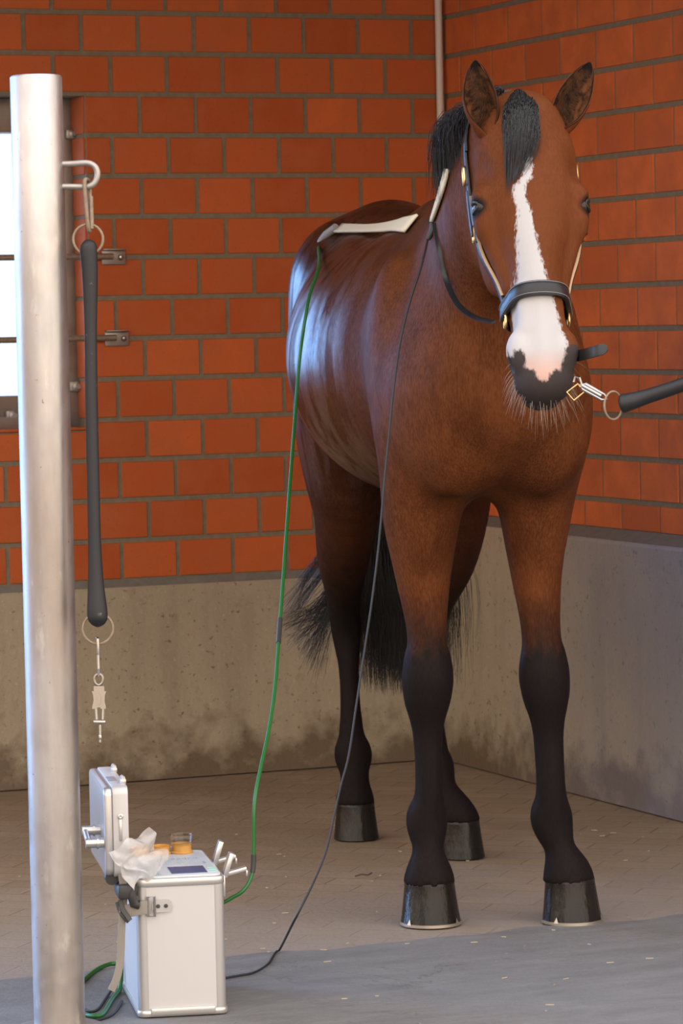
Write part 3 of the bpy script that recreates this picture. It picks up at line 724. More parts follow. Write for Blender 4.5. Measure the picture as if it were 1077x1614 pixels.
# hooves
def hoof(cx, cy, toe, w, shoe, h=.088, yawd=0):
    """hoof block with flare; local frame rotated by yawd, toe forward"""
    ca, sa = math.cos(math.radians(yawd)), math.sin(math.radians(yawd))
    mb = MB(); vs = []; fs = []; n = 36; rings = [(.0, 1.0, 0.0), (.002, 1.02, 0), (.25, .965, -.07), (.6, .90, -.15), (.88, .855, -.21), (.93, .86, -.22), (.96, .84, -.23), (.98, .60, -.23)]
    for (t, sc, sh) in rings:
        for k in range(n):
            a = 2*math.pi*k/n; x = math.cos(a); y = math.sin(a)
            if x < 0: x *= .80; 
            px_ = x*w*sc*1.03 + sh*w*.75; py_ = y*w*sc
            zz = t*h - (.12*h*t if x < 0 else 0)*abs(x)
            if t == 0: zz = 0.0
            vs.append(hw((cx+px_*ca-py_*sa, cy+px_*sa+py_*ca, zz + (.006 if shoe else 0))))
    N = len(rings)
    fs = [(i*n+k, i*n+(k+1) % n, (i+1)*n+(k+1) % n, (i+1)*n+k) for i in range(N-1) for k in range(n)] + [tuple(range(n-1, -1, -1)), tuple((N-1)*n+k for k in range(n))]
    mb.add(vs, fs); ho = mb.build('hoof', mHoof, horse)
    if shoe:
        mb = MB(); vs = []; 
        for k in range(29):
            a = math.radians(-140+280*k/28); x = math.cos(a)*(1 if math.cos(a) > 0 else .85); y = math.sin(a)
            for (rr, zz) in ((1.05, 0), (1.05, .007), (.72, .007), (.72, 0)):
                px_ = x*w*rr*1.03; py_ = y*w*rr; vs.append(hw((cx+px_*ca-py_*sa, cy+px_*sa+py_*ca, zz)))
        fs = [(i*4+k, i*4+(k+1) % 4, i*4+4+(k+1) % 4, i*4+4+k) for i in range(28) for k in range(4)] + [(0, 1, 2, 3), (115, 114, 113, 112)]
        mb.add(vs, fs)
        for a in (-52, 50):   # side clips
            ar = math.radians(a); q = []
            for (da, zz, rr) in ((-5, .005, 1.045), (5, .005, 1.045), (0, .019, 1.0)):
                x = math.cos(ar+math.radians(da)); y = math.sin(ar+math.radians(da)); px_ = x*w*rr*1.05; py_ = y*w*rr*1.02
                q.append(hw((cx+px_*ca-py_*sa, cy+px_*sa+py_*ca, zz)))
            mb.add(q, [(0, 1, 2)])
        mb.build('horseshoe', mShoe, ho)
hoof(-.092, -.171, 0, .069, True, h=.098, yawd=-3)
hoof(-.030, .153, 0, .069, True, h=.098, yawd=8)
hoof(-1.482, -.105, 0, .061, False, h=.100, yawd=-6)
hoof(-1.072, .106, 0, .059, False, h=.100, yawd=10)

# ------------------------------------------------------------------ hair
def strands(name, roots, paths_fn, n, r0, mat_, parent, seg=9, r1=.0003):
    vs = []; fs = []
    for i in range(n):
        pts, rr = paths_fn(i)
        P = [Vector(p) for p in pts]; N = len(P); b = len(vs)
        for j in range(N):
            T = (P[min(j+1, N-1)]-P[max(j-1, 0)]).normalized(); u = T.cross(Vector((.3, .5, .81))).normalized(); w = T.cross(u); r = rr*(1-.85*j/(N-1))
            for k in range(3): a = 2.094*k; vs.append(P[j]+u*math.cos(a)*r+w*math.sin(a)*r)
        for j in range(N-1):
            for k in range(3): fs.append((b+j*3+k, b+j*3+(k+1) % 3, b+j*3+3+(k+1) % 3, b+j*3+3+k))
    return mesh_obj(name, vs, fs, mat_, parent)
def U(a, b): return random.uniform(a, b)
# tail: dock behind the croup, a full skirt of hair with wisps blown to one side
def tail(i):
    q = random.random()
    if q < .90:
        yb = .070 + random.gauss(0, .065); yb = max(-.055, min(.285, yb)); zb = U(.40, .60) if random.random() < .5 else U(.37, .5)
        if yb > .2: zb = U(.38, .55)
        x0 = -1.57+U(-.03, .02); st = (x0, TY+U(-.03, .03), 1.52-U(0, .10)); rr = .0017
        pts = crom([st, (-1.66+U(-.02, .02), TY+(yb-TY)*.25+U(-.02, .02), 1.30+U(-.05, .05)), (-1.68+U(-.03, .03), TY+(yb-TY)*.75+U(-.02, .02), .95), (-1.67+U(-.03, .03), yb+U(-.01, .01), .68), (-1.66+U(-.03, .03), yb+U(-.02, .02), zb)], 3)
    elif q < .965:
        a = random.random(); zb = .43+.16*a+random.gauss(0, .02); yb = -.17-.10*a+random.gauss(0, .015)
        pts = crom([(-1.66, -.02+U(-.02, .02), .98+U(-.05, .05)), (-1.68, -.07+U(-.02, .02), .80+U(-.04, .04)), (-1.68, -.12+U(-.02, .02), .66+U(-.05, .03)), (-1.67, yb, zb)], 4); rr = .0016
    else:
        a = random.choice((0, 1))+random.gauss(0, .22); zb = .575+.045*a+random.gauss(0, .006)
        pts = crom([(-1.66, -.02, .90+U(-.05, .05)), (-1.69, -.10, .77+.045*a), (-1.69, -.18+U(-.01, .01), .675+.05*a), (-1.68, -.22-U(0, .07), zb)], 4); rr = .0008
    return [hw(p) for p in pts], rr
o = strands('tail', None, tail, 4200, 1, mMane, horse); tag(o, 'long black tail with a few wisps swept to the side')
# dock core under the hair
# mane: bushy tuft falling on the near side of the upper neck, and forelock
def mane(i):
    t = random.random()**.8
    root = np.array([.42, -.085, 1.862])*(t) + np.array([.14, -.100, 1.765])*(1-t); root += np.array([U(-.02, .02), U(-.02, .02), U(-.01, .02)])
    k_ = .35+.65*math.sin(math.pi*min(1, t*.9+.12))
    out = U(.02, .095)*k_; dr = U(.03, .15)*k_
    p1 = root+np.array([U(-.01, .02), -out*.5, .022+U(0, .015)]); p2 = root+np.array([U(-.02, .03), -out, U(-.02, .02)]); p3 = root+np.array([U(-.03, .04), -out*1.05, -dr])
    return [hw(p) for p in crom([root, p1, p2, p3], 3)], .0016
o = strands('mane', None, mane, 3000, 1, mMane, horse); tag(o, 'bushy black mane tuft behind the ear')
def forelock(i):
    a = random.gauss(0, .45); a = max(-1, min(1, a)); ln = U(.05, .175)*(1-.3*max(0, a))
    s0 = -.025+.035*a*a+U(0, .06); y0 = -.016+a*.034
    pts = []
    for k in range(7):
        t = k/6; s_ = s0+ln*t; y_ = y0*(1-.45*t)-.030*t*t + .010*a*math.sin(3*t); P_ = H(s_, y_, -.06)
        h = bvh.ray_cast(P_, -W3, .5)
        if h[0] is None: p = H(s_, y_, .01)
        else: p = h[0] + W3*(.004+.012*math.sin(math.pi*min(1, t+.15))*U(.3, 1))
        if s_ < 0: p = H(s_, y_, .045+s_)
        pts.append(p)
    return [Vector(p) for p in crom(pts, 2)], .0011
o = strands('forelock', None, forelock, 2600, 1, mMane, horse); tag(o, 'black forelock on the forehead')
# ear fluff
def fluff(sg):
    t = random.random()
    if sg: b0 = np.array((.482, -.120, 1.815))*(1-t)+np.array((.50, -.150, 1.935))*t; n_ = np.array((.9, -.1, -.1)); wd = .026
    else: b0 = np.array((.482, .026, 1.815))*(1-t)+np.array((.49, .095, 1.93))*t; n_ = np.array((.9, -.3, -.1)); wd = .026
    a = U(-1, 1); r = b0+np.array([-.018, a*wd, 0]); L_ = U(.015, .03)
    return [hw(r), hw(r+n_*L_*.5+np.array([0, -a*.008, .006])), hw(r+n_*L_+np.array([0, -a*.014, .016]))], .0007
mFl = mat('ear_hair', (.10, .055, .03), .6)
for sg in (0, 1): strands('ear_hair', None, lambda i, q=sg: fluff(q), 250, 1, mFl, horse)
# whiskers round the muzzle
def whisk(i):
    a = U(-1.15, 1.15) if i % 3 else random.choice((-1, 1))*U(.9, 1.5); s_ = .60+.06*math.cos(a)+U(-.05, .012); y_ = .055*math.sin(a); w_ = U(.06, .135)
    c_ = H(.56, 0, .09); d = (H(s_+.02, y_*1.3, w_)-c_).normalized()
    hit = bvh.ray_cast(c_+d*.25, -d, .3)
    p = hit[0] if hit[0] else H(s_, y_, w_)
    L_ = U(.015, .06); dr = (d+Vector((U(-.25, .25), U(-.25, .25), -.45))).normalized()
    return [p-d*.003, p+dr*L_*.5, p+dr*L_+Vector((0, 0, -.15*L_))], .00042
strands('whiskers', None, whisk, 170, 1, mWhisk, horse)

# ------------------------------------------------------------------ halter
halter = empty('halter', H(.42, 0, 0)); tag(halter, 'black leather halter with brass buckles on the horse\'s head', 'halter')
def hit_in(c_, d, off, far=.4):
    h = bvh.ray_cast(c_+d*far, -d, .6)
    return (h[0] + h[1]*off) if h[0] is not None else c_+d*.08
def head_loop(s0, tilt, w0=.09, n=40, off=.006, a0=0, a1=360):
    """points where a ring round the head (plane tilted) meets the skin"""
    pts = []; c_ = H(s0, 0, w0)
    for k in range(n):
        a = math.radians(a0+(a1-a0)*k/(n if a1-a0 == 360 else n-1)); d = (W3*math.cos(a) + W2*math.sin(a) + W1*(-tilt*math.cos(a))).normalized()
        pts.append(hit_in(c_, d, off, .4 if math.cos(a) > -.2 else .125))
    return pts
def smooth_pts(P, n=2, closed=False):
    for _ in range(n):
        Q_ = list(P)
        for i in range(len(P)):
            if not closed and i in (0, len(P)-1): continue
            Q_[i] = (P[i-1]+P[i]*2+P[(i+1) % len(P)])/4
        P = Q_
    return P
nb = smooth_pts(head_loop(.452, .10, a0=-118, a1=118, n=34, off=.010), 2)
mb = MB(); mb.ribbon(nb, W1, .033, .010, bow=.35); tag(mb.build('noseband', mLeather, halter), 'broad padded black noseband')
mb = MB()
for sd in (-1, 1): mb.tube([p+W1*sd*.0125+(p-H(.452, 0, .09)).normalized()*.0068 for p in nb], .0007, 5)
mb.build('stitching', mGrey, halter.children[0])
jb = smooth_pts(head_loop(.478, -.05, a0=112, a1=248, n=16, off=.006), 2)
mb = MB(); mb.ribbon(jb, W1, .020, .005); mb.build('chin_strap', mLeather, halter)
def skin_path(st, off=.005, n=5):
    """(s,y-sign,w) stations on the side of the head snapped to the skin from outside"""
    out = []
    for (s_, sg, w_) in crom(st, n):
        sgn = 1 if sg > 0 else -1; o_ = H(s_, sgn*.30, w_); h = bvh.ray_cast(o_, -W2*sgn, .35)
        out.append(h[0] + W2*sgn*off if h[0] is not None else H(s_, sgn*.07, w_))
    return smooth_pts(out, 2)
for sg in (-1, 1):
    cp = skin_path([(.458, sg, .098), (.37, sg, .116), (.29, sg, .135), (.21, sg, .142), (.13, sg, .132), (.06, sg, .115)], .006)
    mb = MB(); mb.ribbon(cp, W3, .019, .006, bow=.2); cs = mb.build('cheek_strap', mLeather, halter)
    mb = MB(); mb.ribbon([p+W3*.0115-W2*sg*.001 for p in cp[2:18]], W3, .0035, .006); tag(mb.build('lining', mTan, cs), 'tan leather lining along the strap edge')
    # loose strap end with rounded tip beside the cheek
    ce = skin_path([(.275, sg, .118), (.22, sg, .122), (.17, sg, .12)], .014); mb = MB(); mb.ribbon(ce, W3, [.010]+[.017]*(len(ce)-2)+[.014], .004); mb.build('strap_end', mLeather, halter)
    def frame_buckle(c_, a, b, w, h, r, m_, name='buckle'):
        mb = MB(); P = []
        for k in range(16):
            t = 2*math.pi*k/16; x = math.copysign(abs(math.cos(t))**.6, math.cos(t)); y = math.copysign(abs(math.sin(t))**.6, math.sin(t)); P.append(c_+a*x*w+b*y*h)
        mb.tube(P, r, 8, closed=True); mb.tube([c_-b*h, c_+b*h*1.05+a*.0], r*.7, 6); return mb.build(name, m_, halter)
    k1 = skin_path([(.128, sg, .134), (.11, sg, .132)], .013); frame_buckle(k1[0], W3, W1, .014, .020, .0024, mBrass)
    k2 = skin_path([(.265, sg, .134), (.25, sg, .134)], .012); frame_buckle(k2[0], W3, W1, .010, .018, .0022, mBrass)
    k3 = skin_path([(.475, sg, .102), (.465, sg, .102)], .010); frame_buckle(k3[0], W3, W1, .015, .017, .0026, mBrass, 'square_ring')
# crown piece over the poll
cw = []
for k in range(17):
    a = math.radians(-100+200*k/16); d = (W2*math.sin(a) + (-W1)*math.cos(a)).normalized(); cw.append(hit_in(H(.06, 0, .115), d, .006))
mb = MB(); mb.ribbon(smooth_pts(cw, 2), W3, .022, .005); mb.build('crown_strap', mLeather, halter)
# throat strap hanging in a loose curve from the neck to the noseband ring
def DD(p): return (Vector(p)-Vector(CAM)).dot(Vector(FW))
d_ring = DD(k3[0])
ring_l = skin_path([(.475, -1, .102), (.465, -1, .102)], .012)[0]; dr_ = DD(ring_l)
def surf(u, v, off):
    """point on the horse seen through (u,v), lifted off the coat"""
    o_ = Vector(CAM); d = Vector(ray(u, v)).normalized(); h = bvh.ray_cast(o_, d)
    return (h[0]-d*off) if h[0] is not None else None
thr = [surf(686, 352, .012) or at(686, 352, 7.85), surf(694, 395, .012) or at(694, 395, 7.8), surf(703, 440, .02) or at(703, 440, 7.75), at(722, 480, 7.68), at(748, 500, 7.6), at(778, 508, dr_+.0)]
tp = [Vector(p) for p in crom([list(p) for p in thr], 5)]
mb = MB(); mb.ribbon(tp, Vector(UP)*.5+Vector(RT)*.9, .013, .004); mb.build('throat_strap', mLeather, halter)
# chin strap tongue pointing away to the side
ct = [at(878, 566, 7.46), at(893, 563, 7.42), at(915, 560, 7.33), at(938, 554, 7.27), at(958, 548, 7.26)]
ct = [Vector(p) for p in crom([list(p) for p in ct], 5)]
mb = MB(); mb.ribbon(ct, Vector(UP)+Vector(FW)*.25, [.014]*3+[.024]*(len(ct)-5)+[.019, .011], .004); mb.build('chin_strap_end', mLeather, halter)
# square brass loop under the jaw that takes the tether
sq = at(908, 618, 7.27); mb = MB(); a_, b_ = (Vector(RT)*.75+Vector(UP)*.6).normalized(), (Vector(RT)*.6-Vector(UP)*.75).normalized()
P = [sq+a_*x+b_*y for (x, y) in ((-.014, -.011), (.014, -.011), (.014, .011), (-.014, .011))]
mb.tube(P, .0022, 8, closed=True); mb.build('lead_loop', mBrass, halter)

# ------------------------------------------------------------------ right tether
tr_ = empty('rubber_tether', at(975, 636, 7.25)); tag(tr_, 'black rubber tether clipped under the horse\'s chin and leading out to the right', 'tether', )
pa = [at(976, 637, 7.25), at(990, 634, 7.245), at(1020, 625, 7.24), at(1077, 606, 7.22), at(1180, 568, 7.18), at(1330, 500, 7.12)]
pp = crom([list(p) for p in pa], 8); rad = []
for i, p in enumerate(pp):
    t = i/8; rad.append(float(np.interp(t, [0, .125, .25, .375, .5, 1, 2, 3, 5], [.004, .0125, .0165, .0190, .0202, .0190, .0155, .0145, .0145])))
mb = MB(); mb.tube(pp, rad, 20); mb.build('rubber_body', mRubber, tr_)
def ring(name, c_, a, b, R, r, m_, parent, n=28, ry=None):
    mb = MB(); mb.tube([c_ + a*math.cos(2*math.pi*k/n)*R + b*math.sin(2*math.pi*k/n)*(ry or R) for k in range(n)], r, 8, closed=True); return mb.build(name, m_, parent)
Rv, Uv, Fv = Vector(RT), Vector(UP), Vector(FW)
ring('end_ring', at(967, 639, 7.25), (Rv*.8+Fv*.45).normalized(), Uv, .022, .0023, mRust, tr_, ry=.029)
mb = MB(); A_ = at(918, 608, 7.26); B_ = at(962, 632, 7.25); ax = (B_-A_).normalized(); pr = ax.cross(Fv).normalized()
P = [A_+ax*(.030-.030*math.cos(t))*1.0+pr*.006*math.sin(t) for t in [2*math.pi*k/20 for k in range(20)]]
mb.tube([A_ + ax*x + pr*y for (x, y) in ((-.004, 0), (.004, .0065), (.05, .0065), (.060, 0), (.05, -.0065), (.004, -.0065))], .0032, 8, closed=True)
mb.tube([A_, A_+ax*.045], .0045, 10)
mb.tube([A_+Uv*.0, A_-ax*.006+Uv*.014, A_-ax*.017+Uv*.010, A_-ax*.020-Uv*.002], .0028, 8)
tag(mb.build('snap_hook', mChrome, tr_), 'bright metal snap hook')

# ------------------------------------------------------------------ post with tie ring and hanging tether
PD = 6.9
ptop, pbot = at(56.5, 119, PD), at(95, 1560, PD)
dirp = (ptop-pbot); base = pbot - dirp*(pbot.z/dirp.z)
base = Vector((ptop.x, ptop.y, 0)); 
post = empty('steel_post', base); tag(post, 'thick round weathered steel post standing beside the silver case', 'post')
mb = MB(); pr_ = .0515
mb.rev([(.001, 0), (pr_, 0), (pr_, .5), (pr_, 1.0), (pr_, 1.5), (pr_, ptop.z-.004), (pr_-.003, ptop.z), (pr_-.006, ptop.z), (.001, ptop.z-.001)], base, 64)
mb.build('tube', mPost, post)
mb = MB(); mb.rev([(.001, 0), (.085, 0), (.085, .010), (.055, .014), (.001, .014)], base, 32); mb.build('base_flange', mGalv, post)
mb = MB(); 
U1 = [at(85, 259, PD), at(115, 258, PD), at(138, 257, PD), at(150, 263, PD), at(154, 275, PD), at(149, 288, PD), at(138, 294, PD), at(112, 294, PD), at(85, 294, PD)]
mb.tube(crom([list(p) for p in U1], 5), .0062, 14); tag(mb.build('tie_ring', mGalv, post), 'welded steel hoop near the top')

tl_ = empty('rubber_tether', at(157, 1168, PD)); tag(tl_, 'black rubber tether hanging straight down from the steel post\'s hoop', 'tether')
# carabiner link
ca_ = at(137, 287, PD); cb_ = at(141, 362, PD); ax = (cb_-ca_).normalized(); sd = (Rv*.35+Fv*.9).normalized(); mb = MB()
Lk = (cb_-ca_).length; P = [ca_+ax*x*Lk+sd*y for (x, y) in ((-.06, 0), (.0, .011), (.25, .011), (.8, .007), (.97, .004), (1.03, 0), (.97, -.004), (.8, -.007), (.25, -.011), (.0, -.011))]
mb.tube([Vector(p) for p in crom([list(p) for p in P], 3, closed=True)], .0042, 10, closed=True); mb.tube([ca_+ax*Lk*.3+Rv*.006, ca_+ax*Lk*.98+Rv*.0045], .0052, 10)
tag(mb.build('carabiner', mRust, tl_), 'rusty link through the hoop')
ring('upper_ring', at(139, 377, PD), Rv, Uv, .0295, .0028, mRust, tl_)
pa = [(139, 377.5), (139.1, 379), (139.4, 382), (139.8, 387), (140, 400), (142, 440), (143, 520), (144, 620), (147, 760), (149, 850), (151, 915), (153, 955), (154, 973), (154.3, 981), (154.4, 985.5), (154.5, 988.5)]
ra = [.003, .0075, .0120, .0160, .0172, .0155, .0125, .0125, .0125, .013, .0155, .0195, .0200, .0160, .0105, .003]
cp = crom([[*at(u, v, PD), r] for (u, v), r in zip(pa, ra)], 4)
mb = MB(); mb.tube([p[:3] for p in cp], [p[3] for p in cp], 24); mb.build('rubber_body', mRubber, tl_)
ring('lower_ring', at(154.5, 991, PD), Rv, Uv, .0300, .0028, mRust, tl_)
mb = MB(); q = lambda u, v, d=0: at(u, v, PD+d)
mb.tube([q(153, 1006, .006), q(154, 1008, -.006), q(154.5, 1018, -.007), q(155, 1032, -.005)], .0032, 10); mb.tube([q(154.5, 1030), q(155.3, 1056)], .0036, 10); mb.tube([q(153, 1006, .006), q(154.5, 1030, .005), q(155.3, 1054, .003)], .0022, 8)
mb.tube([q(155.3, 1054), q(155.5, 1066)], [.0045, .003], 10); tag(mb.build('snap_bolt', mChrome, tl_), 'long nickel snap')
mb = MB(); c0 = q(155.5, 1071)
mb.tube([c0+Rv*.0085*math.cos(t)+Uv*.011*math.sin(t) for t in [2*math.pi*k/20 for k in range(20)]], .0028, 8, closed=True)
Bm = Matrix([list(Rv), list(Fv), list(Uv)]).transposed()
def pshape(pts2, c, th, mbx):
    n = len(pts2); vs = [c+Rv*x+Uv*y-Fv*th/2 for x, y in pts2]+[c+Rv*x+Uv*y+Fv*th/2 for x, y in pts2]
    mbx.add(vs, [tuple(range(n)), tuple(range(2*n-1, n-1, -1))]+[(i, (i+1) % n, n+(i+1) % n, n+i) for i in range(n)])
cB = q(156.5, 1102)
pshape([(-.011, .026), (.010, .026), (.0105, .015), (-.0105, .015)], cB, .006, mb)
pshape([(-.0145, .016), (.0145, .016), (.0115, .008), (.0110, -.004), (.0135, -.014), (.0135, -.019), (.003, -.019), (.003, -.016), (-.003, -.016), (-.003, -.019), (-.0135, -.019), (-.0135, -.014), (-.0110, -.004), (-.0115, .008)], cB, .010, mb)
pshape([(-.006, .003), (0, .012), (.006, .003), (.003, .003), (.003, -.010), (-.003, -.010), (-.003, .003)], cB-Fv*.006, .0025, mb)
mb.build('quick_release_body', mat('cast_nickel', (.30, .265, .22), .4, .9), tl_)
mb = MB()
mb.tube([q(151.5, 1117), q(152.5, 1134)], .003, 8); mb.tube([q(162.5, 1117), q(162, 1134)], .003, 8); mb.box(q(157, 1138), (.025, .007, .007), .002, R=Bm)
mb.tube([q(158, 1142), q(158, 1170)], [.0028, .0024], 8); mb.box(q(158, 1162), (.006, .005, .010), .001, R=Bm)
mb.build('quick_release_pin', mChrome, tl_)

# ------------------------------------------------------------------ treatment device: open aluminium case
BO = Vector((-2.338, -3.560, 0)); BW, BDp, BH = .178, .345, .285; BR = math.radians(-13.5)
case = empty('therapy_device', BO, BR); tag(case, 'open silver aluminium case holding an electrotherapy device, on the ground beside the post', 'device')
bpy.context.view_layer.update(); CM = Matrix.Translation(BO) @ Matrix.Rotation(BR, 4, 'Z')
def CB(): return MB(CM)
mb = CB(); mb.rbox((BW/2, BDp/2, BH/2), (BW, BDp, BH-.024), .017, .0); mb.build('case_body', mAlu, case)
for x in (.014, BW-.014):
    for y in (.014, BDp-.014):
        mb = CB(); mb.rev([(.0152, .014), (.0152, BH-.016)], (x, y, 0), 20); mb.build('corner_profile', mAluTrim, case)
mb = CB(); mb.rbox((BW/2, BDp/2, .009), (BW+.008, BDp+.008, .014), .018, .004); mb.build('bottom_trim', mAluTrim, case)
mb = CB(); mb.rbox((BW/2, BDp/2, BH-.008), (BW+.006, BDp+.006, .018), .019, .004); mb.build('top_trim', mAluTrim, case)
mb = CB(); mb.rbox((BW/2, -.003, .0135), (BW-.045, .008, .014), .003, .001); mb.build('bottom_rail', mAluTrim, case)
for x in (.02, BW-.02):
    for y in (.03, BDp-.03): mb = CB(); mb.rev([(.010, 0), (.010, .004), (.001, .004)], (x, y, 0), 12); mb.build('foot', mBlack, case)
PZ = BH+.001
mb = CB(); mb.rbox((BW/2, BDp/2, PZ+.0015), (BW-.008, BDp-.008, .004), .016, .001); mb.build('control_panel', mPanel, case)
PZ += .0036
mb = CB(); mb.box((.112, .070, PZ+.0005), (.074, .085, .0018), .0005); mb.build('display', mScreen, case, smooth=False)
mb = CB()
for (x, y, w_, h_) in ((.048, .165, .004, .30), (.052, .165, .001, .30)): mb.box((x, y, PZ), (w_*.3, h_, .0008))
for k in range(3): mb.box((.085+.025*k, .20, PZ), (.010, .0025, .0008)); mb.box((.085+.025*k, .175, PZ), (.014, .003, .0008)); mb.box((.078+.025*k, .155, PZ), (.012, .002, .0008))
for k in range(7): mb.tube([(.075+.012*k+.004*math.cos(t), .225+.010*math.sin(t), PZ+.0003) for t in [2*math.pi*i/12 for i in range(12)]], .0006, 4, closed=True)
mb.box((.158, .16, PZ), (.006, .03, .001)); mb.build('panel_marks', mPrint, case, smooth=False)
for k in range(3): mb = CB(); mb.box((.163, .045+.025*k, PZ), (.014, .010, .001)); mb.build('indicator_strip', mPrintG, case, smooth=False)
for k in range(2): mb = CB(); mb.box((.026, .15+.03*k, PZ), (.024, .006, .001)); mb.build('indicator_strip', mPrintG, case, smooth=False)
mb = CB(); mb.box((.026, .055, PZ+.007), (.032, .070, .014), .002); mb.build('switch_block', mat('grey_blue_plastic', (.45, .54, .62), .4), case)
for i, (x, hgt) in enumerate(((.020, .016), (.064, .018), (.110, .022))):
    cy_ = .305
    mb = CB(); mb.rev([(.023, 0), (.024, .003), (.020, .005), (.021, hgt*.85), (.0225, hgt), (.019, hgt), (.018, .006), (.001, .006)], (x+.018, cy_, PZ), 28)
    cu = mb.build('socket_cup', mAmber, case); tag(cu, 'amber cup set in the panel')
mb = CB(); mb.rev([(.019, .014), (.022, .020), (.024, .038), (.0255, .040), (.023, .040), (.021, .022), (.018, .016)], (.128, .305, PZ), 28); tag(mb.build('glass_cup', mGlass, case), 'clear glass cup standing on the amber cup')
mb = CB(); mb.box((.06, .325, PZ+.006), (.010, .012, .012), .002); mb.build('clip', mPanel, case); mb = CB(); mb.box((.105, .325, PZ+.006), (.010, .012, .012), .002); mb.build('clip', mPanel, case)
# open latches on the right side
for i, y in enumerate((.07, .24)):
    lt = CB(); x0 = BW+.004
    lt.box((x0+.003, y, BH-.030), (.006, .040, .044), .002); la = lt.build('latch', mAluTrim, case)
    lt = CB(); Rm = Matrix.Rotation(math.radians(18), 3, 'Y'); lt.box((x0+.014, y, BH+.012), (.010, .030, .052), .002, R=Rm); Rm = Matrix.Rotation(math.radians(76), 3, 'Y'); lt.box((x0+.030, y, BH-.002), (.009, .022, .046), .002, R=Rm)
    lt.box((x0+.052, y, BH-.006), (.004, .022, .012), .001); lt.build('latch_lever', mAluTrim, la)
# lid, opened upright on the hinge side
LX = -.012; LT = .052; LZ0 = BH+.006; LZ1 = LZ0+.186
mb = CB(); mb.rbox((LX-LT*.33, BDp/2, (LZ0+LZ1)/2), (LT*.62, BDp, LZ1-LZ0), .017, .003, axis=0)
lid = mb.build('lid', mAlu, case)
mb = CB(); mb.rbox((LX-LT*.80, BDp/2, (LZ0+LZ1)/2), (LT*.36, BDp*.985, LZ1-LZ0-.004), .017, .006, axis=0); mb.build('lid_rim', mAluTrim, lid)
for y in (.06, .25): mb = CB(); mb.box((LX-.006, y, LZ1+.004), (.012, .034, .010), .002); mb.tube([(LX-.006, y-.012, LZ1+.010), (LX-.006, y+.012, LZ1+.010)], .005, 8); mb.build('latch_catch', mAluTrim, lid)
mb = CB(); mb.box((LX-LT*.45, BDp/2-.05, LZ1+.0008), (.018, .06, .002), .0005)
mb.build('maker_plate', mGrey, lid)
mb = CB(); mb.rev([(.001, 0), (.006, 0), (.006, .003), (.003, .004), (.001, .003)], (LX-.018, -.001, LZ0+.125), 14, R=Matrix.Rotation(math.pi/2, 3, 'X')); mb.box((LX-.018, -.002, LZ0+.098), (.006, .003, .045), .001); mb.build('lid_stay', mAluTrim, lid)
mb = CB()
for (y, z) in ((.10, LZ0+.085), (.02, LZ0+.070)): mb.tube([(LX-LT*.9, y, LZ0+z-LZ0), (LX-LT-.036, y, z)], [.010, .010], 12); mb.tube([(LX-LT-.010, y, z), (LX-LT-.014, y, z)], .0125, 12)
mb.tube([(LX-LT-.03, .10, LZ0+.085), (LX-LT-.03, .02, LZ0+.070)], .006, 10)
mb.build('handle', mAluTrim, lid)
# hinge bracket and black fittings on the left side
mb = CB(); mb.box((-.022, .03, BH-.022), (.036, .09, .030), .006); mb.tube([(-.048, .02, BH+.002), (-.048, .07, BH+.002)], .014, 12)
mb.tube([(-.006, -.006, BH-.01), (-.012, -.008, BH-.028), (-.006, -.008, BH-.048), (.002, -.006, BH-.050)], .010, 10); mb.build('hinge_bracket', mBlack, case)
# carrying strap: buckle plate on the front face, webbing round the corner, tail hanging down
zs = BH-.055
mb = CB(); mb.rbox((.050, -.0035, zs), (.040, .003, .026), .010, .0, axis=1); pl_ = mb.build('strap_plate', mAluTrim, case)
for x in (.042, .058): mb = CB(); mb.rev([(.0005, 0), (.0042, 0), (.0042, .002), (.0005, .0025)], (x, -.005, zs), 12, R=Matrix.Rotation(math.pi/2, 3, 'X')); mb.build('screw', mBlack, pl_)
mb = CB(); P = [(.028+.007*cx_, -.008, zs+.020*cz_) for (cx_, cz_) in ((-1, -1), (1, -1), (1, 1), (-1, 1))]; mb.tube(P, .0026, 8, closed=True); mb.build('strap_loop', mChrome, case)
mb = CB(); mb.ribbon(crom([(.026, -.008, zs), (.010, -.009, zs-.001), (-.006, -.006, zs-.004), (-.022, .0, zs-.008), (-.034, .006, zs-.008)], 5), (0, 0, 1), .027, .003); st_ = mb.build('strap', mWeb, case)
mb = CB(); mb.ribbon([(-.034, .002, zs+.016), (-.030, -.001, zs-.004), (-.016, -.008, zs-.026)], (1, 0, 0), .010, .006); mb.ribbon([(-.040, .010, zs+.010), (-.034, .004, zs-.012), (-.018, -.002, zs-.030)], (1, 0, 0), .008, .006); mb.build('strap_slider', mBlack, case)
mb = CB(); mb.ribbon(crom([(-.030, .004, zs+.070), (-.026, .004, zs+.03), (-.030, .004, zs-.01), (-.033, .004, zs-.05), (-.036, .004, zs-.10), (-.044, .0, zs-.14), (-.058, -.004, zs-.168)], 5), (1, .25, 0), .016, .0025); tag(mb.build('strap_tail', mWebB if 0 else mWeb, case), 'loose end of the strap hanging down')

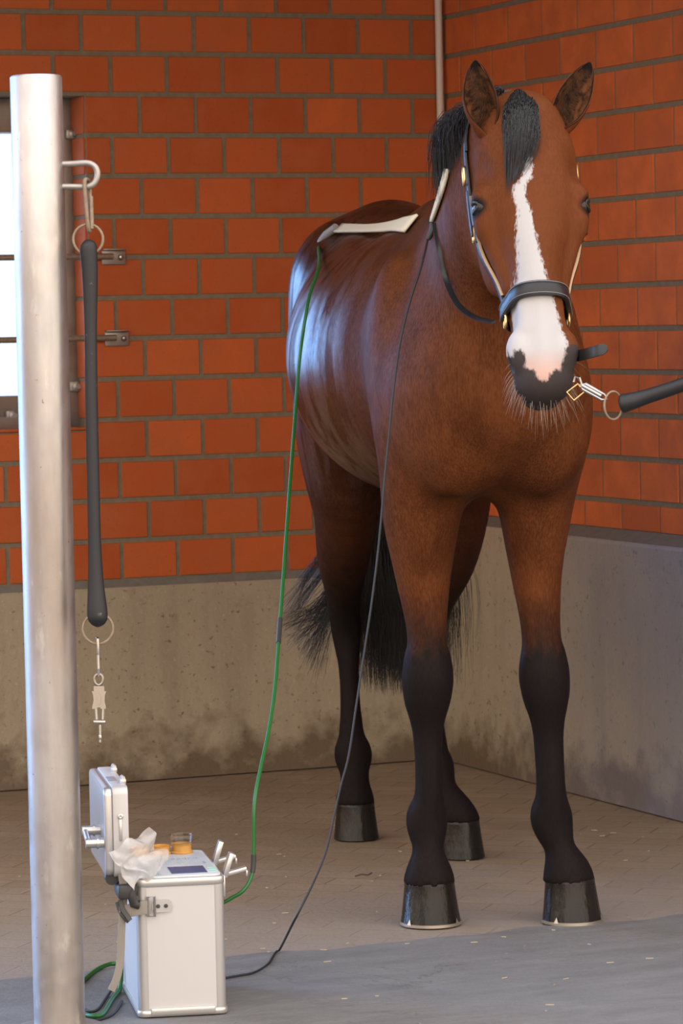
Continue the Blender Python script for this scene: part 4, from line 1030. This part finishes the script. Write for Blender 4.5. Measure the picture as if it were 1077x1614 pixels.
# plastic bag hanging over the hinge corner
bag_o = empty('plastic_bag', CM @ Vector((0, -.02, BH))); tag(bag_o, 'crumpled clear plastic bag draped between the case and its lid', 'bag')
N = 26; vs = []; fs = []
from mathutils import noise as mnoise
for side in (0, 1):
    for j in range(N+1):
        for i in range(N+1):
            a, b = i/N, j/N
            cnr = [Vector((-.058, -.02, BH+.062)), Vector((.026, -.02, BH+.105)), Vector((.066, .02, BH+.030)), Vector((-.012, -.03, BH-.018))]
            p = (cnr[0]*(1-a)+cnr[1]*a)*(1-b) + (cnr[3]*(1-a)+cnr[2]*a)*b
            e_ = math.sin(math.pi*a)*math.sin(math.pi*b)
            nz_ = mnoise.noise(p*38+Vector((0, 0, 5*side)))*.010 + mnoise.noise(p*90)*.004
            p = p + Vector((mnoise.noise(Vector((a*3, b*3, 2)))*.014+.006*math.sin(b*9), 0, mnoise.noise(Vector((a*3, b*3, 9)))*.014+.005*math.sin(a*8)))
            p = p + Vector((0, -1 if side == 0 else .3, .1))*(e_*.020) + Vector((.2, -1, .2))*nz_
            vs.append(CM @ p)
for side in (0, 1):
    b0 = side*(N+1)**2
    for j in range(N):
        for i in range(N): q_ = (b0+j*(N+1)+i, b0+j*(N+1)+i+1, b0+(j+1)*(N+1)+i+1, b0+(j+1)*(N+1)+i); fs.append(q_ if side == 0 else q_[::-1])
mesh_obj('film', vs, fs, mBag, bag_o)

# ------------------------------------------------------------------ electrode pads and cables
def drape(pts2, off, n=8):
    out = []
    for (u, v) in crom([list(p)+[0] for p in pts2], n) if 0 else [tuple(p[:2]) for p in crom([list(p)+[0] for p in pts2], n)]:
        p = surf(u, v, off); out.append(p)
    last = None
    for i in range(len(out)):
        if out[i] is None: out[i] = last
        last = out[i]
    for i in range(len(out)-1, -1, -1):
        if out[i] is None: out[i] = last
        last = out[i]
    return out
pad = empty('electrode_pad', hw((-.7, -.17, 1.63))); tag(pad, 'long cream electrode pad lying along the horse\'s back', 'electrode pad')
A, B = [], []
for k in range(17):
    t = k/16; x = -.30-.80*t; 
    for (lst, y) in ((A, -.124-.045*t), (B, -.158-.035*t)):
        h = bvh.ray_cast(hw((x, y, 2.1)), Vector((0, 0, -1)), 1.0); lst.append(h[0])
A = smooth_pts(A, 30); B = smooth_pts(B, 30)
A = [p+Vector((0, 0, .004)) for p in A]; B = [p+Vector((0, 0, .004)) for p in B]
def slab(lA, lB, th, name, m_, parent, n=6, snap=True):
    vs = []; fs = []; K = len(lA)
    for lay in (.004, .004+th):
        for a, b in zip(lA, lB):
            for i in range(n+1):
                p = a.lerp(b, i/n); h = bvh.find_nearest(p); p = h[0]+h[1]*lay if snap else p+h[1]*(lay+max(0, -(p-h[0]).dot(h[1]))); vs.append(p)
    w = n+1; L_ = K*w
    for i in range(K-1):
        for k in range(n):
            fs.append((i*w+k, i*w+k+1, (i+1)*w+k+1, (i+1)*w+k)); fs.append((L_+i*w+k, L_+(i+1)*w+k, L_+(i+1)*w+k+1, L_+i*w+k+1))
        fs.append((i*w, (i+1)*w, L_+(i+1)*w, L_+i*w)); fs.append((i*w+n, L_+i*w+n, L_+(i+1)*w+n, (i+1)*w+n))
    for k in range(n): fs.append((k, L_+k, L_+k+1, k+1)); fs.append(((K-1)*w+k, (K-1)*w+k+1, L_+(K-1)*w+k+1, L_+(K-1)*w+k))
    return mesh_obj(name, vs, fs, m_, parent)
slab(A, B, .006, 'pad', mPad, pad, snap=False)
pe = (A[-1]+B[-1])/2
n_e = bvh.find_nearest(pe)[1]
cdir = (B[-1]-A[-1]).normalized()*.6+(B[-1]-B[-3]).normalized()
c1 = B[-1]*.6+A[-1]*.4 + n_e*.012; c2 = c1+cdir.normalized()*.055 + n_e*.004 - Vector((0, 0, .01)); c3 = c2 + cdir.normalized()*.02-Vector((0, 0, .02))+n_e*.004
mb = MB(); mb.tube(crom([list(c1), list(c2), list(c3)], 4), [.011]*4+[.009]*3+[.007]*2, 12); mb.build('connector', mGrey, pad)

npad = empty('electrode_pad', hw((.1, -.2, 1.7))); tag(npad, 'narrow cream electrode pad on the side of the horse\'s neck', 'electrode pad')
pA = drape([(706, 268), (700, 292), (692, 320), (683, 350)], 0.0, 4); pB = drape([(712, 268), (706, 292), (697, 320), (686, 350)], 0.0, 4)
slab(pA, pB, .006, 'pad', mPad, npad, 4)
mb = MB(); kc = surf(683, 352, .012) or pA[-1]
mb.tube([kc+Uv*.006, kc-Uv*.014, kc-Uv*.036-Rv*.012], [.007, .009, .006], 10)
mb.tube([kc+Rv*.004, kc+Rv*.016-Uv*.028, kc+Rv*.014-Uv*.05], [.006, .007, .005], 10)
mb.tube([kc-Rv*.012+Uv*.010, kc+Rv*.010-Uv*.006], .0045, 8); mb.build('connector', mBlack, npad)

dpad = DD(c3)
gp = [list(c3)]
pxs = [(503, 420, .0), (489, 462, 0), (480, 510, 0), (472, 570, 0), (465, 660, 0), (456, 780, 0), (446, 920, 0), (440, 1000, 0), (434, 1080, 0), (424, 1150, 0), (408, 1225, 0), (401, 1270, 0), (400, 1330, 0), (398, 1375, 0), (385, 1402, 0), (366, 1415, 0), (350, 1424, 0)]
for i, (u, v, _) in enumerate(pxs):
    t = min(1, max(0, (v-400)/850)); z_ = 8.95+(7.22-8.95)*t**.9 if v < 1380 else 7.2
    for du in (-14, -7, 0, 7, 14):
        p_ = surf(u+du, v, .015)
        if p_ is not None: z_ = min(z_, DD(p_)-.012)
    gp.append(list(at(u, v, z_)))
gc = crom(gp, 6)
mb = MB(); mb.tube(gc, .0040, 10)
gcab = empty('electrode_cable', (gc[-1][0], gc[-1][1], 0)); tag(gcab, 'green cable hanging from the pad on the horse\'s back to the silver case', 'cable')
mb.build('cable', mGreen, gcab)
def sleeve(pts, v0, v1, r, parent, m_):
    P = []
    for p in pts:
        d = Vector(p)-Vector(CAM); z = d.dot(Fv); v = 807-F_PX*d.dot(Uv)/z
        if v0 <= v <= v1: P.append(p)
    mb = MB(); mb.tube(P, r, 10); return tag(mb.build('sleeve', m_, parent), 'black sleeve on the cable')
sleeve(gc, 972, 1018, .0056, gcab, mBlack); sleeve(gc, 1340, 1380, .0056, gcab, mBlack)
e0 = kc-Uv*.036-Rv*.012
bp = [list(e0)]
for (u, v) in ((664, 420), (645, 480), (630, 545), (620, 620), (613, 690), (606, 760), (597, 860), (586, 950), (574, 1030), (562, 1110), (550, 1190), (537, 1240), (526, 1290), (513, 1345), (490, 1400), (462, 1455)):
    t = (v-352)/1150; z_ = DD(e0)-.02+(7.55-DD(e0))*t; p_ = surf(u, v, .012); q_ = at(u, v, z_)
    if p_ is not None and DD(p_) < z_: q_ = p_
    bp.append(list(q_))
for (u, v) in ((440, 1498), (422, 1520), (400, 1533), (375, 1538), (352, 1542)): bp.append(list(atz(u, v, .004)))
bcv = crom(bp, 6)
for p in bcv: p[2] = max(p[2], .003)
mb = MB(); mb.tube(bcv, .0026, 8); o = mb.build('neck_cable', mCableB)
tag(o, 'thin black cable running from the neck pad down across the floor to the silver case', 'cable')
# loose cables between the post and the case
def floor_cable(name, px_, r, m_, lab, zz=None):
    P = []
    for i, q_ in enumerate(px_):
        if len(q_) == 3: P.append(list(at(q_[0], q_[1], q_[2])))
        else: P.append(list(atz(q_[0], q_[1], r)))
    P = crom(P, 6)
    for p in P: p[2] = max(p[2], r)
    mb = MB(); mb.tube(P, r, 10); o = mb.build(name, m_); tag(o, lab, 'cable'); return o
floor_cable('mains_cable', [(190, 1500, 7.42), (191, 1535, 7.40), (188, 1562, 7.38), (178, 1585, 7.3), (160, 1600), (138, 1600), (114, 1590), (108, 1572), (124, 1553), (150, 1530), (172, 1520), (185, 1519), (194, 1517)], .0049, mGreen, 'green cable looping on the ground between silver case and steel post')
floor_cable('signal_cable', [(188, 1548, 7.46), (180, 1555, 7.4), (168, 1572), (155, 1590), (140, 1594), (118, 1580)], .0028, mCableB, 'thin black cable looping between case and steel post')
floor_cable('signal_cable', [(192, 1578), (184, 1592), (172, 1602), (152, 1608), (140, 1611)], .0030, mCableB, 'thin black cable on the ground by the case\'s bottom corner')
# straw bits and grit
vs = []; fs = []
for i in range(120):
    x = U(-2.4, -.3); y = U(-4.0, -1.2)
    if (-3.0 < y and x > -.2) or (x < -2.0 and y < -3.1): continue
    a = U(0, math.pi); L_ = U(.002, .009); w_ = U(.0005, .0013); b = len(vs); c_, s_ = math.cos(a), math.sin(a); z = .0005
    for (p, q_, h) in ((-L_, -w_, 0), (L_, -w_, 0), (L_, w_, 0), (-L_, w_, 0), (-L_, 0, .002), (L_, 0, .002)): vs.append((x+p*c_-q_*s_, y+p*s_+q_*c_, z+h))
    fs += [(b, b+1, b+5, b+4), (b+3, b+4, b+5, b+2), (b, b+4, b+3), (b+1, b+2, b+5)]
o = mesh_obj('straw_bits', vs, fs, mat('straw', (.30, .25, .16), .8), smooth=False); tag(o, 'tiny scattered bits of straw on the floor', 'straw', kind='stuff')
mb = MB(); mb.tube([atz(560, 1381, .003), atz(570, 1378, .006), atz(580, 1379, .004), atz(586, 1376, .003)], .0022, 6); tag(mb.build('twig', mat('twig', (.08, .05, .03), .8)), 'small dark twig on the paving between the horse\'s legs', 'twig')
